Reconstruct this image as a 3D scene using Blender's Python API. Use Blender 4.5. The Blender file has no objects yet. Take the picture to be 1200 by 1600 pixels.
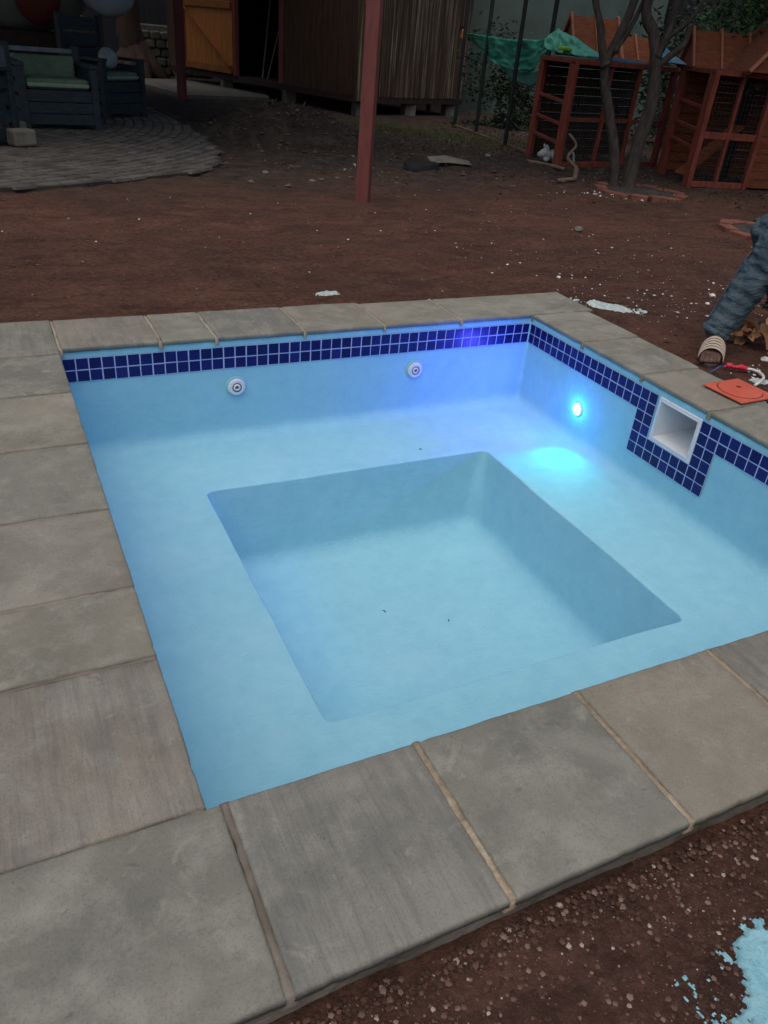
import bpy, bmesh, math, random
from mathutils import Vector, Matrix, noise
R = math.radians
rng = random.Random(11)
scn = bpy.context.scene
COL = scn.collection

# ------------------------------------------------------------------ materials
def srgb(r, g, b):
    return tuple(((c/255)/12.92 if c/255 <= .04045 else ((c/255+.055)/1.055)**2.4) for c in (r, g, b)) + (1,)

class NT:
    def __init__(s, name, rough=.8, spec=.3):
        s.m = bpy.data.materials.new(name); s.m.use_nodes = True
        s.n = s.m.node_tree.nodes; s.l = s.m.node_tree.links
        s.b = s.n['Principled BSDF']
        s.b.inputs['Roughness'].default_value = rough
        s.b.inputs['Specular IOR Level'].default_value = spec
        s.tc = s.n.new('ShaderNodeTexCoord')
        s.co = s.tc.outputs['Object']
    def noise(s, scale, detail=4, rough=.55, stretch=None, co=None, dist=0.0):
        t = s.n.new('ShaderNodeTexNoise'); t.inputs['Scale'].default_value = scale
        t.inputs['Detail'].default_value = detail; t.inputs['Roughness'].default_value = rough
        t.inputs['Distortion'].default_value = dist
        c = co or s.co
        if stretch:
            mp = s.n.new('ShaderNodeMapping'); s.l.new(c, mp.inputs[0]); mp.inputs['Scale'].default_value = stretch; c = mp.outputs[0]
        s.l.new(c, t.inputs['Vector']); return t.outputs['Fac']
    def ramp(s, fac, stops, interp='LINEAR'):
        r = s.n.new('ShaderNodeValToRGB'); r.color_ramp.interpolation = interp
        e = r.color_ramp.elements
        while len(e) < len(stops): e.new(.5)
        for k, (p, c) in enumerate(stops):
            e[k].position = p; e[k].color = c if len(c) == 4 else (*c, 1)
        s.l.new(fac, r.inputs[0]); return r.outputs[0]
    def mix(s, fac, a, b, mode='MIX'):
        m = s.n.new('ShaderNodeMix'); m.data_type = 'RGBA'; m.blend_type = mode
        for v, k in ((fac, 0), (a, 6), (b, 7)):
            if isinstance(v, (int, float)): m.inputs[k].default_value = v
            elif isinstance(v, tuple): m.inputs[k].default_value = v if len(v) == 4 else (*v, 1)
            else: s.l.new(v, m.inputs[k])
        return m.outputs[2]
    def math(s, op, a, b=0.0):
        m = s.n.new('ShaderNodeMath'); m.operation = op
        for v, k in ((a, 0), (b, 1)):
            if isinstance(v, (int, float)): m.inputs[k].default_value = v
            else: s.l.new(v, m.inputs[k])
        return m.outputs[0]
    def color(s, c):
        if isinstance(c, tuple): s.b.inputs['Base Color'].default_value = c if len(c) == 4 else (*c, 1)
        else: s.l.new(c, s.b.inputs['Base Color'])
        return s
    def bump(s, h, strength=.5, dist=.01):
        b = s.n.new('ShaderNodeBump'); b.inputs['Strength'].default_value = strength; b.inputs['Distance'].default_value = dist
        s.l.new(h, b.inputs['Height']); s.l.new(b.outputs[0], s.b.inputs['Normal']); return s
    def island(s):
        g = s.n.new('ShaderNodeNewGeometry'); return g.outputs['Random Per Island']
    def objrand(s):
        g = s.n.new('ShaderNodeObjectInfo'); return g.outputs['Random']

def two(name, a, b, scale=8, rough=.8, bump=.3, bdist=.005, spec=.3, stretch=None, lo=.35, hi=.65):
    t = NT(name, rough, spec)
    f = t.noise(scale, 5, .6, stretch)
    t.color(t.ramp(f, [(lo, a), (hi, b)]))
    t.bump(t.noise(scale*4, 4, .6, stretch), bump, bdist); return t.m

def island_mat(name, stops, rough=.9, scale=60, spec=.2):
    t = NT(name, rough, spec)
    c = t.ramp(t.island(), stops, 'CONSTANT' if len(stops) > 4 else 'LINEAR')
    n = t.ramp(t.noise(scale, 3), [(.3, (.7, .7, .7)), (.7, (1.15, 1.15, 1.15))])
    t.color(t.mix(1.0, c, n, 'MULTIPLY')); return t.m

M = {}
# pool plaster: sponge-trowelled light blue
t = NT('pool_plaster', .75, .25)
n1 = t.noise(2.2, 5, .6, dist=.6); n2 = t.noise(14, 6, .65)
c = t.ramp(n1, [(.3, (.240, .522, .642)), (.5, (.258, .545, .664)), (.7, (.285, .574, .688))])
c = t.mix(.3, c, t.ramp(n2, [(.35, (.21, .48, .59)), (.65, (.32, .61, .70))]))
c = t.mix(t.ramp(t.noise(120, 3, .6), [(.58, (0, 0, 0)), (.74, (.35, .35, .35))]), c, (.36, .64, .75))
c = t.mix(t.ramp(t.noise(4.0, 7, .72, (1, 1, 1), dist=2.5), [(.60, (0, 0, 0)), (.70, (.30, .30, .30))]), c, (.20, .44, .58))
sc = t.noise(5, 3, .5, (1, 1, 3)); c = t.mix(t.ramp(sc, [(.56, (0, 0, 0)), (.75, (.4, .4, .4))]), c, (.32, .57, .68))
t.color(c)
hb = t.math('ADD', t.noise(30, 5, .6), t.math('MULTIPLY', t.noise(5, 2), 2.0))
hb = t.math('ADD', hb, t.math('MULTIPLY', t.noise(6, 5, .7, (1, 5, 1), dist=2.5), 1.6)); hb = t.math('ADD', hb, t.math('MULTIPLY', t.noise(160, 4, .7), .8)); t.bump(hb, .45, .004); M['plaster'] = t.m
# tiles
t = NT('cobalt_tile', .3, .22)
t.color(t.ramp(t.island(), [(0, (.004, .006, .078)), (.3, (.006, .009, .10)), (.85, (.008, .012, .12)), (1, (.014, .018, .145))]))
t.bump(t.noise(25, 2), .08, .002); M['tile'] = t.m
M['grout'] = two('tile_grout', (.30, .38, .66), (.40, .48, .74), 20)
M['grout_seam'] = two('tile_seam', (.07, .10, .32), (.10, .13, .38), 20)
M['grout_haze'] = M['grout']
# sandstone coping
def stone(name, cols, saw=0.0, sawdir=(60, 4, 4)):
    t = NT(name, .82, .25)
    oi = t.n.new('ShaderNodeObjectInfo'); va = t.n.new('ShaderNodeVectorMath'); va.operation = 'MULTIPLY_ADD'; va.inputs[1].default_value = (37, 61, 23)
    t.l.new(oi.outputs['Random'], va.inputs[0]); t.l.new(t.co, va.inputs[2]); t.co = va.outputs[0]
    a = t.noise(2.6, 7, .62, dist=.5); b = t.noise(11, 7, .7); r = t.objrand()
    base = t.ramp(a, [(.28, cols[0]), (.5, cols[1]), (.72, cols[2])])
    tint = t.ramp(r, [(0, (.88, .87, .84)), (.25, (1.02, 1.0, .96)), (.5, (.97, .97, .94)), (.75, (1.10, 1.0, .90)), (1, (1.04, 1.05, .98))])
    base = t.mix(1.0, base, tint, 'MULTIPLY')
    base = t.mix(t.ramp(b, [(.48, (0, 0, 0)), (.66, (.5, .5, .5))]), base, cols[3])
    base = t.mix(t.ramp(t.noise(1.9, 5, .55, dist=2.0), [(.50, (0, 0, 0)), (.60, (.30, .30, .30)), (.75, (.55, .55, .55))]), base, cols[3])
    base = t.mix(t.ramp(t.noise(7.0, 3, .6, dist=3.0), [(.62, (0, 0, 0)), (.70, (.38, .38, .38))]), base, (.33, .31, .26))
    base = t.mix(t.ramp(t.noise(4.3, 6, .7, dist=1.2), [(.58, (0, 0, 0)), (.72, (.55, .55, .55))]), base, cols[4])
    sp = t.noise(95, 2, .5); base = t.mix(t.ramp(sp, [(.64, (0, 0, 0)), (.75, (.22, .22, .22))]), base, (.33, .31, .26))
    sp2 = t.noise(240, 2, .5); base = t.mix(t.ramp(sp2, [(.36, (.22, .22, .22)), (.46, (0, 0, 0))]), base, (.07, .065, .06))
    base = t.mix(t.ramp(t.noise(20, 4, .7, dist=.5), [(.66, (0, 0, 0)), (.74, (.6, .6, .6))]), base, (.10, .085, .065))
    h = t.math('ADD', t.noise(55, 7, .7), t.math('MULTIPLY', t.noise(6, 4, .6), 3.0))
    if saw:
        s = t.noise(1.0, 5, .7, sawdir); base = t.mix(t.ramp(s, [(.35, (saw, saw, saw)), (.55, (0, 0, 0))]), base, (.09, .09, .088))
        h = t.math('ADD', h, t.math('MULTIPLY', s, 1.6))
    t.color(base); t.bump(h, .6, .0035); return t.m
SC = [(.145, .146, .124), (.195, .192, .162), (.255, .246, .205), (.32, .308, .258), (.20, .165, .122)]
SB = [(.150, .142, .120), (.196, .184, .154), (.25, .234, .195), (.30, .28, .23), (.18, .16, .13)]
SG = [(.138, .139, .126), (.180, .178, .158), (.228, .222, .194), (.30, .285, .24), (.14, .14, .13)]
M['stone'] = stone('sandstone_grey_green', SC)
M['stone_brown'] = stone('sandstone_brown', SB)
M['stone_saw'] = stone('sandstone_sawn', SG, .34)
t = NT('mortar_joint', .95, .1)
t.color(t.ramp(t.noise(12, 7, .75), [(.30, (.14, .12, .095)), (.44, (.25, .205, .15)), (.54, (.36, .275, .185)), (.64, (.44, .40, .32))]))
t.bump(t.noise(60, 5, .7), .9, .006); M['mortar'] = t.m
M['mortar_grey'] = two('grey_mortar', (.125, .108, .082), (.235, .205, .165), 7, bump=.9, bdist=.006)
M['mortar_pale'] = two('pale_mortar', (.21, .175, .13), (.36, .31, .24), 9, bump=.9, bdist=.006)
M['bed'] = two('mortar_bed', (.11, .092, .070), (.23, .195, .155), 9, bump=.9, bdist=.01)
# soils
t = NT('red_soil', .95, .1)
big = t.noise(.9, 6, .62, (1, 1.6, 1), dist=.7); med = t.noise(3.0, 9, .70, (1, 1.8, 1), dist=.8); fin = t.noise(38, 6, .75)
c = t.ramp(big, [(.36, (.042, .025, .020)), (.47, (.105, .048, .032)), (.60, (.215, .084, .048))])
c = t.mix(.55, c, t.ramp(med, [(.32, (.032, .020, .016)), (.48, (.105, .052, .037)), (.62, (.22, .115, .080))]))
c = t.mix(.55, c, t.ramp(fin, [(.32, (.030, .017, .014)), (.5, (.095, .050, .036)), (.70, (.19, .115, .086))]))
# grey-brown trodden dirt away from the pool (patch with its own shape)
foot = t.noise(2.1, 5, .6, (1, 2.2, 1), dist=1.5); c = t.mix(t.ramp(foot, [(.52, (0, 0, 0)), (.62, (.45, .45, .45))]), c, (.045, .026, .021))
sx = t.n.new('ShaderNodeSeparateXYZ'); t.l.new(t.co, sx.inputs[0])
yy = t.math('ADD', sx.outputs['Y'], t.math('MULTIPLY', t.noise(.9, 4), 2.2))
msk = t.n.new('ShaderNodeMapRange'); msk.inputs[1].default_value = 3.9; msk.inputs[2].default_value = 5.6; t.l.new(yy, msk.inputs[0])
grey = t.ramp(t.noise(5, 8, .7), [(.3, (.028, .022, .019)), (.5, (.058, .045, .037)), (.72, (.105, .082, .066))])
c = t.mix(msk.outputs[0], c, grey)
t.color(c)
h = t.math('ADD', t.noise(120, 6, .75), t.math('MULTIPLY', t.noise(18, 6, .65), 4.0))
t.bump(h, .9, .016); M['soil'] = t.m
M['gravel'] = island_mat('gravel_stones', [(0, (.055, .030, .022)), (.4, (.085, .044, .032)), (.62, (.13, .075, .056)), (.86, (.20, .135, .108)), (.965, (.38, .31, .26))])
M['clods'] = island_mat('soil_clods', [(0, (.085, .044, .033)), (.4, (.11, .056, .040)), (.75, (.135, .070, .050)), (.95, (.17, .10, .075)), (.992, (.30, .25, .21))])
M['litter'] = island_mat('leaf_litter', [(0, (.055, .038, .028)), (.4, (.085, .060, .045)), (.7, (.12, .085, .064)), (.95, (.15, .115, .09)), (.992, (.30, .27, .24))])
M['chips'] = island_mat('white_chips', [(0, (.42, .42, .40)), (.5, (.62, .62, .60)), (1, (.78, .78, .76))])
def spillmat(name, a, b):
    t = NT(name, .9, .15); c = t.ramp(t.noise(30, 5, .6), [(.35, a), (.65, b)])
    c = t.mix(t.ramp(t.noise(70, 5, .75), [(.57, (0, 0, 0)), (.66, (.75, .75, .75))]), c, (.13, .10, .085))
    c = t.mix(t.ramp(t.noise(11, 4, .6), [(.55, (0, 0, 0)), (.75, (.4, .4, .4))]), c, (.20, .24, .24))
    t.color(c); t.bump(t.noise(90, 5, .7), .9, .006); return t.m
M['cyan_splash'] = spillmat('turquoise_plaster', (.22, .46, .53), (.33, .59, .65))
M['splash'] = spillmat('pale_plaster_splash', (.34, .42, .40), (.56, .63, .59))
M['whitestone'] = two('white_stone', (.55, .52, .48), (.75, .73, .70), 30)
M['white_plastic'] = two('white_plastic', (.62, .63, .68), (.70, .71, .75), 30, rough=.4, bump=.03, spec=.5)
M['skimmer_white'] = two('skimmer_plastic', (.60, .62, .64), (.74, .74, .74), 10, rough=.5, bump=.08)
M['dark_plastic'] = two('dark_plastic', (.03, .03, .04), (.05, .05, .06), 20, rough=.5)
M['orange_plastic'] = two('orange_plastic', (.50, .095, .058), (.56, .12, .075), 9, rough=.55, bump=.1)
M['orange_dark'] = two('orange_dark', (.16, .03, .02), (.2, .04, .03), 9, rough=.6)
M['red_rubber'] = two('red_tape', (.52, .02, .045), (.62, .04, .07), 40, rough=.45)
M['white_cable'] = two('white_cable', (.62, .60, .55), (.7, .69, .64), 60, rough=.5)
M['blue_wire'] = two('blue_wire', (.04, .09, .35), (.06, .12, .42), 60, rough=.5)
M['red_post'] = two('red_oxide_paint', (.135, .040, .036), (.18, .055, .048), 7, rough=.6, stretch=(3, 3, .6), bump=.15)
M['black_metal'] = two('black_metal', (.010, .014, .014), (.018, .024, .022), 12, rough=.5)
M['hutch_wood'] = two('red_stained_wood', (.135, .030, .020), (.225, .055, .034), 4, stretch=(6, 6, 1.2), bump=.3)
M['hutch_board'] = two('orange_stained_board', (.13, .038, .016), (.23, .070, .028), 5, stretch=(2, 2, 14), bump=.8, bdist=.012)
M['hutch_batten'] = two('pale_batten', (.26, .10, .055), (.34, .14, .08), 6)
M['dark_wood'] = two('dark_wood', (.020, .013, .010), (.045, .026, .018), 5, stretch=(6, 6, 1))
M['wire'] = two('galvanised_wire', (.10, .10, .10), (.16, .16, .16), 30, rough=.5)
M['tarp'] = two('green_tarp', (.025, .235, .165), (.070, .36, .26), 4, rough=.45, bump=.7, bdist=.02, spec=.4)
M['tarp_back'] = two('teal_tarp_underside', (.05, .17, .16), (.08, .23, .20), 5, rough=.5)
M['tarp_blue'] = two('blue_cloth', (.10, .23, .34), (.17, .33, .44), 8)
M['navy_cloth'] = two('navy_cloth', (.008, .028, .060), (.015, .045, .085), 8)
M['lime'] = two('lime_plastic', (.20, .42, .02), (.28, .52, .04), 8, rough=.5)
M['bark'] = two('tree_bark', (.024, .020, .018), (.066, .054, .045), 9, stretch=(3, 3, .8), bump=.9, bdist=.01)
M['bark_dark'] = two('dark_bark', (.030, .017, .012), (.055, .032, .022), 6, stretch=(3, 3, .8), bump=.9, bdist=.02)
M['dead_wood'] = two('dead_wood', (.10, .062, .045), (.17, .11, .08), 9)
def leafmat(name, a, b, c):
    t = NT(name, .6, .3); t.color(t.ramp(t.island(), [(0, a), (.55, b), (1, c)])); return t.m
M['leaf'] = leafmat('green_leaves', (.020, .055, .014), (.040, .100, .030), (.075, .150, .055))
M['leaf_dark'] = leafmat('dark_leaves', (.010, .020, .010), (.018, .034, .016), (.030, .052, .024))
M['leaf_dry'] = leafmat('dry_leaves', (.20, .09, .045), (.36, .18, .085), (.50, .29, .15))
M['leaf_plant'] = leafmat('grey_green_leaves', (.030, .060, .040), (.06, .11, .07), (.10, .16, .11))
M['grass'] = leafmat('short_grass', (.05, .06, .025), (.10, .105, .045), (.16, .15, .075))
M['brick'] = two('red_brick', (.10, .045, .032), (.24, .085, .055), 9, bump=.7, bdist=.006)
M['cobble'] = two('cobble_stone', (.045, .041, .036), (.10, .092, .080), 4, bump=.8, bdist=.012)
M['cobble_bed'] = two('cobble_sand', (.030, .026, .023), (.06, .052, .045), 9)
M['concrete'] = two('concrete_path', (.085, .083, .074), (.13, .125, .11), 6, bump=.5)
M['chair'] = two('blue_grey_paint', (.013, .020, .027), (.024, .036, .046), 8, stretch=(1, 1, 5), rough=.55)
M['chair_pale'] = two('lit_rail_paint', (.09, .125, .13), (.14, .18, .18), 8)  # paler chair paint: light on the back rails put into the colour
M['cushion'] = two('green_cushion', (.050, .090, .062), (.105, .150, .105), 5, bump=.4, bdist=.02)
M['cushion_trim'] = two('pale_cushion_edge', (.15, .20, .15), (.22, .26, .20), 12)
M['pillow'] = two('grey_pillow', (.18, .22, .23), (.27, .31, .31), 8)
M['oven'] = two('pale_plaster', (.150, .150, .135), (.21, .21, .20), 3, bump=.3)
M['pale_sheet'] = two('pale_blue_sheet', (.22, .27, .31), (.28, .33, .37), 3)
M['oven_red'] = two('dark_red_clay', (.075, .012, .010), (.11, .02, .015), 5, rough=.5)
M['shed_plank'] = two('brown_plank', (.040, .022, .014), (.080, .043, .026), 3, stretch=(9, 9, .7), bump=.8, bdist=.01)
t = NT('weathered_plank', .9, .15)
a = t.noise(2.2, 6, .7, (14, 14, .35)); c = t.ramp(a, [(.34, (.030, .020, .014)), (.52, (.070, .048, .033)), (.66, (.24, .20, .155))])
t.color(c); t.bump(t.noise(6, 5, .6, (12, 12, .5)), .8, .01); M['shed_old'] = t.m
M['door'] = two('varnished_orange_door', (.20, .072, .014), (.31, .115, .026), 3, stretch=(9, 9, .8), bump=.5, rough=.6)
M['door_rail'] = two('door_rail', (.13, .045, .010), (.19, .07, .018), 5, rough=.6)
M['stonepile'] = two('pale_field_stone', (.10, .095, .078), (.17, .16, .13), 7, bump=.7)
M['boundary'] = two('grey_green_wall', (.050, .075, .068), (.075, .105, .095), 1.5, bump=.3)
M['fence_dark'] = two('dark_fence_board', (.010, .011, .013), (.020, .021, .024), 4, stretch=(8, 8, .6))
M['slit'] = two('painted_light_slit', (.20, .21, .21), (.30, .31, .30), 4)
M['roofing'] = two('roof_sheet', (.06, .05, .045), (.09, .08, .07), 4)
M['skin'] = two('brown_skin', (.075, .040, .030), (.115, .062, .046), 25, rough=.55, bump=.25, bdist=.002)
M['nail'] = two('toe_nail', (.20, .13, .11), (.24, .16, .13), 25, rough=.4)
t = NT('faded_denim', .85, .15)
a = t.noise(5, 6, .6, (1, 1, .5), dist=.6); c = t.ramp(a, [(.3, (.040, .060, .080)), (.5, (.064, .094, .116)), (.7, (.115, .150, .166))])
c = t.mix(t.ramp(t.noise(3.0, 5, .6), [(.56, (0, 0, 0)), (.72, (.5, .5, .5))]), c, (.20, .18, .145))
t.color(c); t.bump(t.math('ADD', t.noise(160, 3), t.math('MULTIPLY', t.noise(14, 4, .6, (1, 1, 2.2), dist=1), 6.)), .7, .006); M['denim'] = t.m
M['shirt'] = two('grey_shirt', (.12, .12, .13), (.18, .18, .19), 9)
M['sandal_dark'] = two('sandal_dark_stripe', (.045, .030, .026), (.07, .05, .042), 30)
M['sandal_cream'] = two('sandal_cream_stripe', (.42, .34, .26), (.54, .45, .36), 40)
M['fur_dark'] = two('dark_fur', (.020, .020, .022), (.045, .043, .045), 40)
M['fur_white'] = two('white_fur', (.28, .28, .27), (.40, .40, .38), 40)
M['hay'] = two('hay', (.18, .13, .07), (.28, .21, .12), 30)
M['black_hole'] = two('black_bucket', (.008, .008, .009), (.014, .014, .016), 20)

def emis(name, col, s):
    m = bpy.data.materials.new(name); m.use_nodes = True; n = m.node_tree.nodes; b = n['Principled BSDF']
    tc = n.new('ShaderNodeTexCoord'); g = n.new('ShaderNodeTexNoise'); g.inputs['Scale'].default_value = 90
    rp = n.new('ShaderNodeValToRGB'); rp.color_ramp.elements[0].color = (*col, 1); rp.color_ramp.elements[1].color = (min(1, col[0]*1.3), 1, 1, 1)
    m.node_tree.links.new(tc.outputs['Object'], g.inputs['Vector']); m.node_tree.links.new(g.outputs['Fac'], rp.inputs[0])
    m.node_tree.links.new(rp.outputs[0], b.inputs['Emission Color']); b.inputs['Emission Strength'].default_value = s
    b.inputs['Base Color'].default_value = (.8, .9, .9, 1); return m
M['lens'] = emis('lit_lens', (.55, 1, .98), 6.0)

# ------------------------------------------------------------------ mesh helpers
class MB:
    def __init__(s): s.v = []; s.f = []; s.mi = []
    def add(s, vs, fs, mi=0):
        o = len(s.v); s.v += [tuple(v) for v in vs]; s.f += [tuple(i+o for i in f) for f in fs]; s.mi += [mi]*len(fs); return s
    def quad(s, a, b, c, d, mi=0): return s.add([a, b, c, d], [(0, 1, 2, 3)], mi)
    def box(s, x0, x1, y0, y1, z0, z1, mi=0, mat=None):
        vs = [Vector((x, y, z)) for x in (x0, x1) for y in (y0, y1) for z in (z0, z1)]
        if mat: vs = [mat @ v for v in vs]
        return s.add(vs, [(0, 1, 3, 2), (4, 6, 7, 5), (0, 4, 5, 1), (2, 3, 7, 6), (0, 2, 6, 4), (1, 5, 7, 3)], mi)
    def beam(s, a, b, w, d, up=(0, 0, 1), mi=0):
        a = Vector(a); b = Vector(b); z = (b-a).normalized(); up = Vector(up)
        if abs(z.dot(up)) > .95: up = Vector((1, 0, 0))
        x = up.cross(z).normalized(); y = z.cross(x)
        vs = [p + x*sx*w/2 + y*sy*d/2 for p in (a, b) for sx, sy in ((-1, -1), (1, -1), (1, 1), (-1, 1))]
        return s.add(vs, [(0, 3, 2, 1), (4, 5, 6, 7), (0, 1, 5, 4), (1, 2, 6, 5), (2, 3, 7, 6), (3, 0, 4, 7)], mi)
    def tube(s, pts, rad, n=8, mi=0, cap=True, wob=0):
        pts = [Vector(p) for p in pts]; rr = rad if isinstance(rad, (list, tuple)) else [rad]*len(pts)
        vs = []; ref = Vector((.13, .27, .95))
        for k, p in enumerate(pts):
            d = (pts[min(k+1, len(pts)-1)] - pts[max(k-1, 0)]).normalized()
            if abs(d.dot(ref)) > .97: ref = Vector((1, .1, 0))
            x = d.cross(ref).normalized(); y = d.cross(x)
            for q in range(n):
                a = 2*math.pi*q/n; r = rr[k]*(1 + wob*noise.noise(p*9 + Vector((q*1.7, 0, 0))))
                vs.append(p + x*math.cos(a)*r + y*math.sin(a)*r)
        fs = [(k*n+q, k*n+(q+1) % n, (k+1)*n+(q+1) % n, (k+1)*n+q) for k in range(len(pts)-1) for q in range(n)]
        if cap: fs += [tuple(range(n-1, -1, -1)), tuple((len(pts)-1)*n+q for q in range(n))]
        return s.add(vs, fs, mi)
    def lathe(s, prof, n=32, mat=None, mi=0, mod=None):
        vs = []
        for k, (r, z) in enumerate(prof):
            for q in range(n):
                a = 2*math.pi*q/n; rr = mod(k, q, r) if mod else r
                v = Vector((rr*math.cos(a), rr*math.sin(a), z)); vs.append(mat @ v if mat else v)
        fs = [(k*n+q, k*n+(q+1) % n, (k+1)*n+(q+1) % n, (k+1)*n+q) for k in range(len(prof)-1) for q in range(n)]
        fs += [tuple((len(prof)-1)*n+q for q in range(n))]
        return s.add(vs, fs, mi)
    def rock(s, c, r, mi=0, flat=.6):
        # irregular octahedron-like stone
        th = rng.uniform(0, 6.28); vs = []
        for k in range(5):
            a = th + 6.283*k/5; q = r*rng.uniform(.7, 1.15)
            vs.append((c[0]+q*math.cos(a), c[1]+q*math.sin(a), c[2]+r*flat*rng.uniform(-.2, .3)))
        vs.append((c[0]+r*rng.uniform(-.3, .3), c[1]+r*rng.uniform(-.3, .3), c[2]+r*flat*rng.uniform(.7, 1.1)))
        vs.append((c[0], c[1], c[2]-r*flat))
        return s.add(vs, [(k, (k+1) % 5, 5) for k in range(5)] + [((k+1) % 5, k, 6) for k in range(5)], mi)
    def leaf(s, c, L, w, d=None, up=None, mi=0):
        d = d or Vector((rng.uniform(-1, 1), rng.uniform(-1, 1), rng.uniform(-.6, .6))).normalized()
        u = up or Vector((rng.uniform(-1, 1), rng.uniform(-1, 1), rng.uniform(-1, 1))).normalized()
        x = d.cross(u)
        if x.length < .05: x = Vector((1, 0, 0))
        x.normalize(); nn = x.cross(d); c = Vector(c)
        return s.add([c, c+d*L*.5+x*w*.5+nn*w*.25, c+d*L, c+d*L*.5-x*w*.5+nn*w*.25, c+d*L*.5], [(0, 1, 4), (1, 2, 4), (2, 3, 4), (3, 0, 4)], mi)
    def build(s, name, mat, parent=None, smooth=False, bevel=0, seg=2, loc=None):
        me = bpy.data.meshes.new(name); me.from_pydata(s.v, [], s.f)
        for m in (mat if isinstance(mat, (list, tuple)) else [mat]): me.materials.append(M[m] if isinstance(m, str) else m)
        if isinstance(mat, (list, tuple)): me.polygons.foreach_set('material_index', s.mi)
        me.validate(); me.update()
        bm = bmesh.new(); bm.from_mesh(me); bmesh.ops.recalc_face_normals(bm, faces=bm.faces) if len(bm.faces) < 60000 else None
        bm.to_mesh(me); bm.free()
        if smooth: me.polygons.foreach_set('use_smooth', [True]*len(me.polygons))
        o = bpy.data.objects.new(name, me); COL.objects.link(o)
        if parent: o.parent = parent; o.location = -parent.location if loc is None else loc
        if bevel:
            b = o.modifiers.new('bevel', 'BEVEL'); b.width = bevel; b.segments = seg; b.limit_method = 'ANGLE'
        return o

def tag(o, label=None, cat=None, group=None, kind=None):
    if label: o['label'] = label
    if cat: o['category'] = cat
    if group: o['group'] = group
    if kind: o['kind'] = kind
    return o
def thing(name, loc, label, cat, group=None):
    o = bpy.data.objects.new(name, None); COL.objects.link(o); o.location = loc; o.empty_display_size = .1
    return tag(o, label, cat, group)
def noi(x, y, z=0.): return noise.noise(Vector((x, y, z)))
def fbm(x, y, o=4): return noise.fractal(Vector((x, y, 0)), 1.0, 2.0, o)

# ------------------------------------------------------------------ ground
def ground_h(x, y):
    h = (.012 if y < .7 else .024)*fbm(x*1.3, y*1.3) + .007*fbm(x*6, y*6+4)+(.012*fbm(x*2.2, y*5.5) if y > .8 else 0)
    base = .030 if y > -2.4 else -.022
    if -2.9 < x < -2.4 and y < .2: base = .028
    if y > .6: base = .030*max(0, 1-(y-.6)/3)
    if x > .6 and y > -2.4: base = min(base, .030*max(0, 1-(x-.6)/3) if y < .6 else base)
    if y < -2.4: base = -.022 + .010*fbm(x*3+7, y*3)
    # trodden berm along the slabs
    d = math.hypot((x-1.15)/1.15, (y-7.15)/1.0)
    if d < 1: h += .34*(1-d*d)**1.3*(1+.25*fbm(x*4, y*4))
    d = math.hypot((x-3.0)/1.5, (y-5.3)/1.5)
    if d < 1: h += .06*(1-d)*(.6+fbm(x*6, y*6, 5))
    d = math.hypot((x-2.2)/2.6, (y-4.2)/1.3)
    if d < 1: h += .05*(1-d)*(.3+fbm(x*7+3, y*7, 5))
    return base+h
def make_ground():
    def axis(lo, hi, seglist):
        out = []; x = lo
        while x < hi-1e-6:
            out.append(x); st = next(s for (a, b, s) in seglist if a <= x < b); x += st
        out.append(hi); return out
    xs = axis(-40, 60, [(-40, -5.2, 2.9), (-5.2, -2.68, .06), (-2.68, -.64, .03), (-.64, 6.8, .06), (6.8, 60.1, 2.66)])
    ys = axis(-12, 80, [(-12, -3.6, 1.2), (-3.6, -3.2, .05), (-3.2, -2.48, .03), (-2.48, 9.0, .06), (9.0, 80.1, 2.84)])
    v = []; f = []
    nx = len(xs)
    for y in ys:
        for x in xs: v.append((x, y, ground_h(x, y)))
    for j in range(len(ys)-1):
        for i in range(nx-1):
            cx = (xs[i]+xs[i+1])/2; cy = (ys[j]+ys[j+1])/2
            if -2.6 < cx < .26 and -2.55 < cy < .25: continue
            f.append((j*nx+i, j*nx+i+1, (j+1)*nx+i+1, (j+1)*nx+i))
    global GX, GY, GZ
    GX, GY, GZ = xs, ys, [q[2] for q in v]
    me = bpy.data.meshes.new('ground'); me.from_pydata(v, [], f); me.materials.append(M['soil'])
    me.polygons.foreach_set('use_smooth', [True]*len(me.polygons))
    o = bpy.data.objects.new('ground', me); COL.objects.link(o); tag(o, kind='structure')
make_ground()
import bisect
def gh(x, y):
    i = max(0, min(len(GX)-2, bisect.bisect_right(GX, x)-1)); j = max(0, min(len(GY)-2, bisect.bisect_right(GY, y)-1)); n = len(GX)
    u = (x-GX[i])/(GX[i+1]-GX[i]); v = (y-GY[j])/(GY[j+1]-GY[j]); a, b, c, d = GZ[j*n+i], GZ[j*n+i+1], GZ[(j+1)*n+i], GZ[(j+1)*n+i+1]
    return (a*(1-u)+b*u)*(1-v)+(c*(1-u)+d*u)*v

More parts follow.
